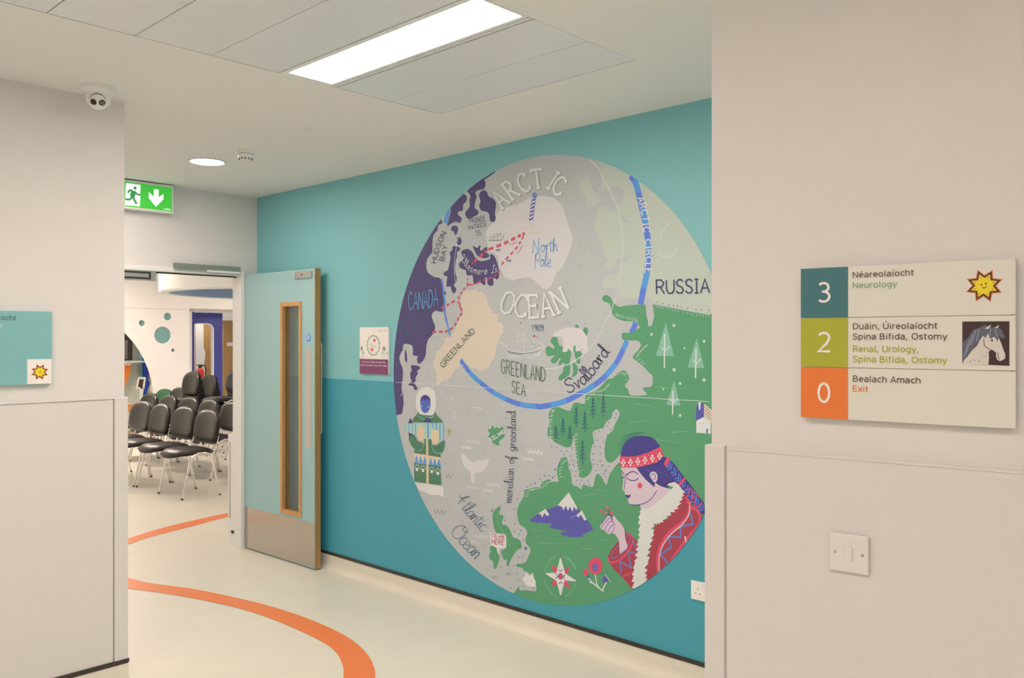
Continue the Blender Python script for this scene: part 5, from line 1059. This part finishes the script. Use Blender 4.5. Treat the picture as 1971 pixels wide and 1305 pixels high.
mp.poly('parka_person', MITT, Z('I', '302,612 322,612 332,1142 304,1140'), 6.2)
fz = [(165, 1102)]
for k in range(16): fz += [(170+k*20, 1125+k*2.8), (185+k*20, 1106+k*2.8)]
mp.poly('parka_person', FUR, [Z('I', f'{x},{y}')[0] for x, y in fz+[(500, 1160), (505, 1285), (440, 1262), (360, 1262), (290, 1232), (220, 1205)]], 6.4)
mp.poly('parka_person', YEL, Z('I', '545,480 600,535 545,600 540,540'), 4); mp.ell('parka_person', DGRN, *Z('I', '560,538')[0], 1, 1.2, 5, 8)
# ---- woman with headband
mp.begin()
P('woman_portrait', HAIR, Z('P', '185,235 195,175 240,110 300,82 370,78 430,90 470,130 490,170 400,215 300,240 190,245'), 5)
P('woman_portrait', HAIR, Z('P', '305,322 400,305 470,285 520,238 560,258 600,290 640,345 690,410 740,470 790,540 840,610 850,700 815,690 780,650 700,550 640,462 600,442 550,487 500,472 452,442 450,477 420,455 380,420 330,360'), 5, 0)
mp.poly('woman_portrait', SKIN, Z('P', '186,322 192,350 200,400 204,440 197,498 207,508 218,512 216,535 240,555 237,568 246,600 262,616 300,621 335,615 345,660 420,650 530,560 600,500 545,487 500,470 455,440 447,478 380,420 310,324'), 4.5)
P('woman_portrait', PINK, Z('P', '177,238 300,238 400,208 495,163 525,235 470,282 400,305 300,327 190,325 180,300'), 6, 0)
for k in range(6):
    x = 205+k*57; y = 288-k*k*1.9-k*1
    for dx, dy in ((0, -20), (0, 20), (-11, 0), (11, 0)): mp.ell('woman_portrait', FUR, *Z('P', f'{x+dx},{y+dy}')[0], 1.9, 2.6, 7, 8)
    if k < 5:
        mp.poly('woman_portrait', COAT, Z('P', f'{x+15},{y-46} {x+42},{y-50} {x+29},{y-14}'), 6.5); mp.ell('woman_portrait', FUR, *Z('P', f'{x+29},{y-38}')[0], 1, 1.3, 7, 6); mp.ell('woman_portrait', FUR, *Z('P', f'{x+29},{y+26}')[0], 1, 1.3, 7, 6)
for k in range(14):
    x = 215+k*17; mp.line('woman_portrait', PURP, Z('P', f'{x},{225-k*2} {x-22+k*1.5},{165-k*4} {x-5+k*1},{105-k*.5}'), .0016, 5.5, smooth=3)
for k in range(5): mp.line('woman_portrait', PURP, Z('P', f'{360+k*12},{330+k*8} {450+k*8},{350+k*12} {540+k*6},{300+k*24}'), .0018, 5.5, smooth=3)
for k in range(8):
    x, y = 545+k*35, 300+k*46
    mp.line('woman_portrait', BLU2, Z('P', f'{x-8},{y+18} {x+22},{y+20} {x+28},{y-22}'), .0062, 5.6)
    mp.line('woman_portrait', BLU2, Z('P', f'{x+5},{y+38} {x+36},{y+36} {x+44},{y-6}'), .005, 5.6)
for s_ in ('522,300 552,238 574,254 548,318', '635,455 682,400 694,420 648,472'): mp.poly('woman_portrait', PINK, Z('P', s_), 6.5)
for s_, ww in (('232,390 245,370 275,358 300,362 322,378', .0048), ('232,404 250,420 275,427 300,425 326,408', .0042), ('235,372 222,400 218,440 210,498', .0035), ('188,352 205,366 212,392 204,405', .004), ('190,408 210,404', .004), ('262,617 320,618 380,602 430,565 468,505', .0036)): mp.line('woman_portrait', HAIR, Z('P', s_), ww, 7, smooth=4)
mp.ell('woman_portrait', PINK, *Z('P', '335,467')[0], 4.5, 5.6, 6, 16); mp.poly('woman_portrait', HAIR, Z('P', '217,540 230,538 242,543 266,536 256,560 240,568'), 6)
P('woman_portrait', SKIN, Z('P', '412,385 425,362 450,358 470,378 473,410 462,438 445,440 430,420'), 6); mp.line('woman_portrait', HAIR, Z('P', '425,385 445,375 458,390 455,412 440,418'), .003, 7, smooth=4)
def furedge(pts, n, amp, sgn=1):
    sp = spline([(a, b, 0) for a, b in pts], False, 16); N = n; out = []
    for k in range(N):
        q = sp[int(k*(len(sp)-1)/N)]; q2 = sp[min(len(sp)-1, int((k+.75)*(len(sp)-1)/N))]; t = (q2-q).normalized(); nn = Vector((t.y, -t.x, 0))*sgn
        aa = amp*rnd.uniform(.55, 1.35); out += [(q.x, q.y), (q2.x+nn.x*aa+t.x*1.5, q2.y+nn.y*aa+t.y*1.5)]
    out.append((sp[-1].x, sp[-1].y)); return out
mp.poly('woman_portrait', COAT, Z('P', '640,470 690,530 730,600 765,650 800,700 835,720 860,800 700,1000 560,1100 380,1260 380,1100 440,850 450,780 560,720'), 5.2)
right = furedge(Z('P', '690,520 672,580 630,660 560,715 500,770 450,785 450,860 425,960 410,1060 392,1160 400,1215'), 22, 5.2, -1)
left = furedge(Z('P', '275,1300 272,1190 290,1060 305,950 322,860 320,740 335,640'), 15, 4.6, -1)
P('woman_portrait', FUR, Z('P', '550,466 562,450 610,438 640,462 670,500')+right+left+Z('P', '400,648 470,600 540,540 600,475'), 7.5, 0)
for s_ in ('400,700 430,760', '370,780 390,850', '350,880 365,960', '340,980 350,1060', '320,1080 335,1160', '480,640 500,700', '540,600 560,650', '590,540 610,600', '380,900 370,990', '310,1180 325,1240'): mp.line('woman_portrait', PLINE, Z('P', s_), .003, 8, taper=True)
mp.line('woman_portrait', PINK, Z('P', '698,555 722,620 712,690 660,760 600,805 545,860 495,940 474,1020 472,1090 480,1170'), .013, 6, smooth=5)
mp.line('woman_portrait', SKIN, Z('P', '722,600 728,640 712,710 660,780 600,828 548,885 506,955 488,1030 486,1100 492,1180'), .006, 6.5, smooth=5)
mp.line('woman_portrait', PINK, Z('P', '735,640 790,665 806,720 790,780 730,850 670,930 620,1000 580,1060 560,1110'), .013, 6, smooth=5)
mp.line('woman_portrait', BLU3, Z('P', '728,675 752,768 655,788 655,872 560,868 582,950 498,1008 560,1082'), .0095, 6.2)
mp.poly('woman_portrait', SKIN, Z('P', '682,868 694,860 706,920 696,926'), 6.6)
for s_ in ('690,500 740,495 808,560', '700,560 730,510', '735,620 752,530', '762,625 775,545', '730,640 790,630 822,600', '700,600 735,620'): mp.line('woman_portrait', PINK, Z('P', s_), .0052, 7)
P('woman_portrait', COAT, Z('P', '82,1035 100,985 160,908 220,842 245,832 280,868 330,925 330,1050 300,1100 285,1290 205,1195 130,1120 92,1070'), 5.4, 0)
mp.line('woman_portrait', BLU3, Z('P', '108,1034 112,1005 135,970 185,920 230,860 248,850 258,880 250,920 225,965 180,1012 140,1035 108,1034'), .004, 6, smooth=3)
mp.line('woman_portrait', PINK, Z('P', '84,1030 98,1062 140,1066 190,1040 240,985 272,930 276,870 240,838'), .009, 6.1, smooth=4)
mp.line('woman_portrait', BLU3, Z('P', '190,1165 180,1065 268,1110 245,985 330,1010 275,895'), .008, 6.2); mp.line('woman_portrait', PINK, Z('P', '200,1180 270,1150'), .008, 6.2)
P('woman_portrait', SKIN, Z('P', '178,998 170,900 140,850 110,842 82,848 60,818 30,810 25,778 48,745 72,712 100,704 112,722 130,698 152,730 190,768 215,820 220,880 238,950 200,985'), 6.5, 3)
for s_ in ('32,808 45,780 82,735 96,716', '58,818 70,790 98,752 120,748', '80,845 92,815 118,780 138,776', '112,842 128,812 138,790', '118,752 132,760 136,775', '130,700 118,722 128,745', '30,775 55,738 78,710', '218,815 222,870'): mp.line('woman_portrait', PURP, Z('P', s_), .0034, 7, smooth=3)
for x, y, r_ in ((35, 667, 3.3), (82, 642, 3.5), (68, 686, 2.9), (113, 682, 3.6)): mp.ell('berries', PINK, *Z('P', f'{x},{y}')[0], r_*.85, r_, 8, 12); mp.ell('berries', FUR, *Z('P', f'{x+2},{y-6}')[0], .7, .9, 8.5, 6)
mp.line('berries', TREE, Z('P', '118,742 98,690 88,660'), .005, 7.5); mp.line('berries', TREE, Z('P', '98,695 60,690'), .004, 7.5)
for k in range(5): mp.line('woman_portrait', TREE, Z('P', f'{185+k*14},{200-k*24} {175+k*20},{150-k*12} {220+k*30},{80-k*6} {290+k*24},{48}'), .0016, 4, smooth=3)
# ---- ship, pole, routes
mp.begin()
for s_ in ('225,620 300,690 500,730 700,710 880,640', '235,680 280,770 500,790 780,760 860,680', '275,800 500,820 790,790 840,720', '100,530 170,590 240,620', '880,640 930,610'): mp.line('sailing_ship', LBL, Z('S', s_), .0045, 5, smooth=3)
P('sailing_ship', PURP if False else c_('hull_lilac', (150, 144, 162)), Z('S', '245,685 330,720 540,750 540,775 400,768 270,735'), 4, 0); mp.line('sailing_ship', c_('hull_lilac', (150, 144, 162)), Z('S', '560,745 700,735 850,685'), .004, 4); mp.line('sailing_ship', c_('hull_lilac', (150, 144, 162)), Z('S', '420,795 560,805 740,795'), .004, 4)
for s_ in ('170,580 440,320 480,190', '240,620 450,340', '370,660 450,380', '420,690 460,380', '480,690 480,370', '540,690 520,370', '560,690 540,380', '600,560 530,380', '690,490 540,500 340,540', '690,490 830,650', '700,490 910,610', '350,540 320,640', '510,630 700,620', '620,520 720,670', '460,300 480,200 510,300', '440,375 600,365'): mp.line('sailing_ship', LBL, Z('S', s_), .0026, 5)
mp.ell('sailing_ship', INK, *Z('S', '490,200')[0], 1.2, 1.2, 5, 8); mp.ell('sailing_ship', RED, *Z('S', '735,437')[0], 2.4, 2.4, 5, 10); mp.ell('sailing_ship', SHD, *Z('S', '790,450')[0], 2, 2.4, 4.5, 10)
mp.begin(); mp.line('small_ship', GINK, Z(1, '820,745 880,745 925,740 938,700'), .004, 5, smooth=3)
for s_ in ('840,725 900,715', '835,700 835,735', '860,695 862,735', '890,680 893,735', '910,680 915,730', '870,700 920,695'): mp.line('small_ship', GINK, Z(1, s_), .0024, 5)
mp.poly('north_pole_post', LBL, Z(1, '1160,412 1188,412 1165,592 1138,590'), 4)
for k in range(6): y = 415+k*30; x = 1161-k*3.8; mp.poly('north_pole_post', PURP, Z(1, f'{x},{y+12} {x+27},{y-4} {x+25},{y+12} {x-2},{y+28}'), 5)
mp.line('north_pole_post', PURP, Z(1, '1160,412 1138,590'), .003, 5); mp.line('north_pole_post', PURP, Z(1, '1188,412 1165,592'), .003, 5)
mp.ell('north_pole_post', BLU3, *Z(1, '1181,392')[0], 4.8, 5.6, 5, 16); mp.ell('north_pole_post', FUR, *Z(1, '1184,386')[0], 1, 1.3, 6, 8)
for s_ in ('1130,600 1170,640 1130,655', '1060,655 1120,650', '1180,630 1230,625', '1115,688 1240,680', '1150,600 1170,655'): mp.line('north_pole_post', YEL if False else PEACH, Z(1, s_), .005, 4)
def dashes(reg, s_, w=.0115, n=2, frac=.6, part='route_dashes'):
    P_ = Z(reg, s_)
    for a, b in zip(P_, P_[1:]):
        c = ((a[0]+b[0])/2, (a[1]+b[1])/2); dx, dy = (b[0]-a[0])*frac/2, (b[1]-a[1])*frac/2; mp.line(part, RED, [(c[0]-dx, c[1]-dy), (c[0]+dx, c[1]+dy)], w, 6)
dashes(1, '1110,690 1080,700 1040,720 985,748 930,775 870,798 805,822 785,845 740,880 700,920 690,930', .017); dashes(1, '1098,705 1075,745 1055,785 1020,825 985,865 945,905 915,945')
dashes(1, '915,980 885,1010 860,1030 810,1050 770,1062 710,1090 660,1095 650,1070 660,1030', .009); dashes(1, '675,1085 640,1110 615,1140 595,1175 575,1215 590,1250 600,1290'); dashes(1, '560,1215 520,1240 480,1262 440,1280', .014)
dashes(3, '590,5 600,45 615,85 590,120 570,160 545,200 505,230 470,240 420,238 370,245', .013)
mp.ell('route_dashes', RED, *Z(1, '1095,695')[0], 2.6, 3, 6.5, 10)
for x, y in ((893, 822), (980, 905)):
    mp.begin()
    mp.line('sled_dog', INK, Z(1, f'{x-15},{y} {x+18},{y-3}'), .006, 6); mp.line('sled_dog', INK, Z(1, f'{x-8},{y} {x-12},{y+14}'), .003, 6); mp.line('sled_dog', INK, Z(1, f'{x+8},{y} {x+12},{y+14}'), .003, 6)
# waves
mp.begin()
def wave(reg, x, y, wd, n, amp, m=LBL, part='wave_marks', slope=.12):
    pts = [(x+wd*k/(2*n), y+(amp if k % 2 else -amp)+slope*wd*k/(2*n)) for k in range(2*n+1)]
    mp.line(part, m, [Z(reg, f'{a},{b}')[0] for a, b in pts], .0035, 3, smooth=3)
for a in ((5, 955, 30, 125, 4, 14), (5, 920, 92, 90, 4, 9), (5, 640, 290, 110, 4, 13), (5, 605, 340, 85, 4, 9), (5, 530, 698, 115, 4, 13), (5, 505, 745, 75, 3, 9), (3, 640, 1095, 110, 4, 12), (3, 610, 1142, 75, 4, 9), (5, 440, 5, 80, 3, 8), (5, 485, 315, 85, 3, 8), (3, 690, 830, 80, 3, 6), (6, 20, 220, 80, 4, 8), (6, 60, 175, 100, 4, 10)): wave(*a)
for a in ((5, 225, 505, 95, 3, 16), (5, 320, 228, 48, 2, 12), (5, 675, 1020, 55, 2, 10), (5, 790, 995, 40, 2, 8)): wave(*a, m=STEELB)
# ---- lettering
def T(text, reg, s_, h, m, w=.005, part='lettering', L=9, **k): letter(mp, part, m, text, Z(reg, s_), h*ZR[reg][2], w, L, **k)
letter(mp, 'arctic_lettering', SHD, 'ARCTIC', [(x+1.8, y+1) for x, y in Z(1, '925,500 1005,430 1090,375 1190,338 1280,335')+Z(2, '95,360 150,385')], 36, .016, 8.5, gap=1.9, font=SERIF)
letter(mp, 'arctic_lettering', LBL, 'ARCTIC', Z(1, '925,500 1005,430 1090,375 1190,338 1280,335')+Z(2, '95,360 150,385'), 36, .013, 9, gap=1.9, font=SERIF)
letter(mp, 'ocean_lettering', SHD, 'OCEAN', [(963, 601), (988, 608), (1015, 612), (1042, 611), (1070, 606), (1100, 594)], 43, .016, 8.5, gap=1.9, font=SERIF)
letter(mp, 'ocean_lettering', LBL, 'OCEAN', [(961, 600), (986, 607), (1013, 611), (1040, 610), (1068, 605), (1098, 593)], 43, .013, 9, gap=1.9, font=SERIF)
T('PRINCE', 1, '676,614 798,592', 40, INK, .003, gap=2.2); T('PATRICK', 1, '668,667 808,635', 34, INK, .003, gap=2.2); T('IS.', 1, '725,710 775,698', 38, INK, .0036)
T('HUDSON', 1, '408,925 440,800 490,690', 40, INK, .0045); T('BAY', 1, '470,908 500,790', 38, INK, .0045)
T('CANADA', 1, '192,1288 300,1285 422,1255', 145, SKYB, .006, up=Z(1, '0,-142')[0] and (0, -34), gap=1.8)
T('Ellesmere Is.', 1, '612,905 640,955 690,998 750,1012 820,1006 895,990', 60, LBL, .0036, font=SCRIPT, gap=1.4, up=(3.5, -14.5))
mp_path = [(1026, 486), (1050, 485), (1074, 484)]
letter(mp, 'lettering', SKYB, 'North', mp_path, 25, .0045, 9, font=SCRIPT, gap=.9); letter(mp, 'lettering', SKYB, 'Pole', [(1029, 512), (1045, 513), (1061, 514)], 26, .0045, 9, font=SCRIPT, gap=.8)
T('GREENLAND', 3, '468,522 560,410 640,320 718,238', 44, GINK, .0055); T('GREENLAND', 3, '918,562 1090,600 1265,632', 112, GINK, .0055, up=(0, -27)); T('SEA', 3, '1003,712 1110,745', 90, GINK, .0055, up=(0, -22))
T('1909', 3, '1162,234 1250,232', 48, STEELB, .005); T('Svalbard', 4, '215,700 300,660 375,600 450,500 535,390', 105, INK, .0065, font=SCRIPT, gap=.8)
T('RUSSIA', 2, '888,1130 1080,1125 1290,1122', 105, INK, .0075, gap=1.6); T('ARCTIC', 2, '740,400 765,480 780,560 790,660', 48, LBL, .006); T('CIRCLE', 2, '798,720 808,800 806,880 800,970', 46, LBL, .006)
T('ICELAND', 3, '838,1100 948,1030', 27, LBL, .0045)
letter(mp, 'lettering', INK, 'meridian of greenland', [(985.5, 968), (989, 920), (991, 880), (994, 840), (993.5, 791)], 17, .0036, 9, font=SCRIPT, gap=1.0)
T('Atlantic', 5, '395,425 455,500 530,590 600,665', 105, STEELB, .0045, font=SCRIPT, gap=.6); T('Ocean', 5, '352,672 430,760 548,885', 120, STEELB, .0045, font=SCRIPT, gap=.5)
P('here_sign', LBL, Z(5, '665,672 785,685 795,700 795,790 740,797 735,850 722,793 675,770'), 5, 0)
T('YOU', 5, '674,708 722,712', 30, RED, .0035); T('ARE', 5, '735,714 780,720', 22, RED, .0035); T('HERE', 5, '683,760 775,770', 40, RED, .0045)
T('COOK', 1, '990,786 1046,765', 15, RED, .0018, gap=3); T('PEARY', 1, '1052,852 1096,790', 15, RED, .0018, gap=3)
mp.build({'sea_ground': 'grey sea ground of the round print', 'green_land': 'green land areas', 'canada_land': 'dark aubergine land', 'ice_cap': 'pale ice cap', 'greenland_land': 'peach coloured land',
  'woman_portrait': 'drawing of a woman with red headband and fur collar', 'parka_person': 'drawing of a figure in a green parka holding a striped fish', 'arctic_circle_line': 'blue curved line', 'arctic_lettering': 'white lettering ARCTIC', 'ocean_lettering': 'white lettering OCEAN'})
rooted(mural)
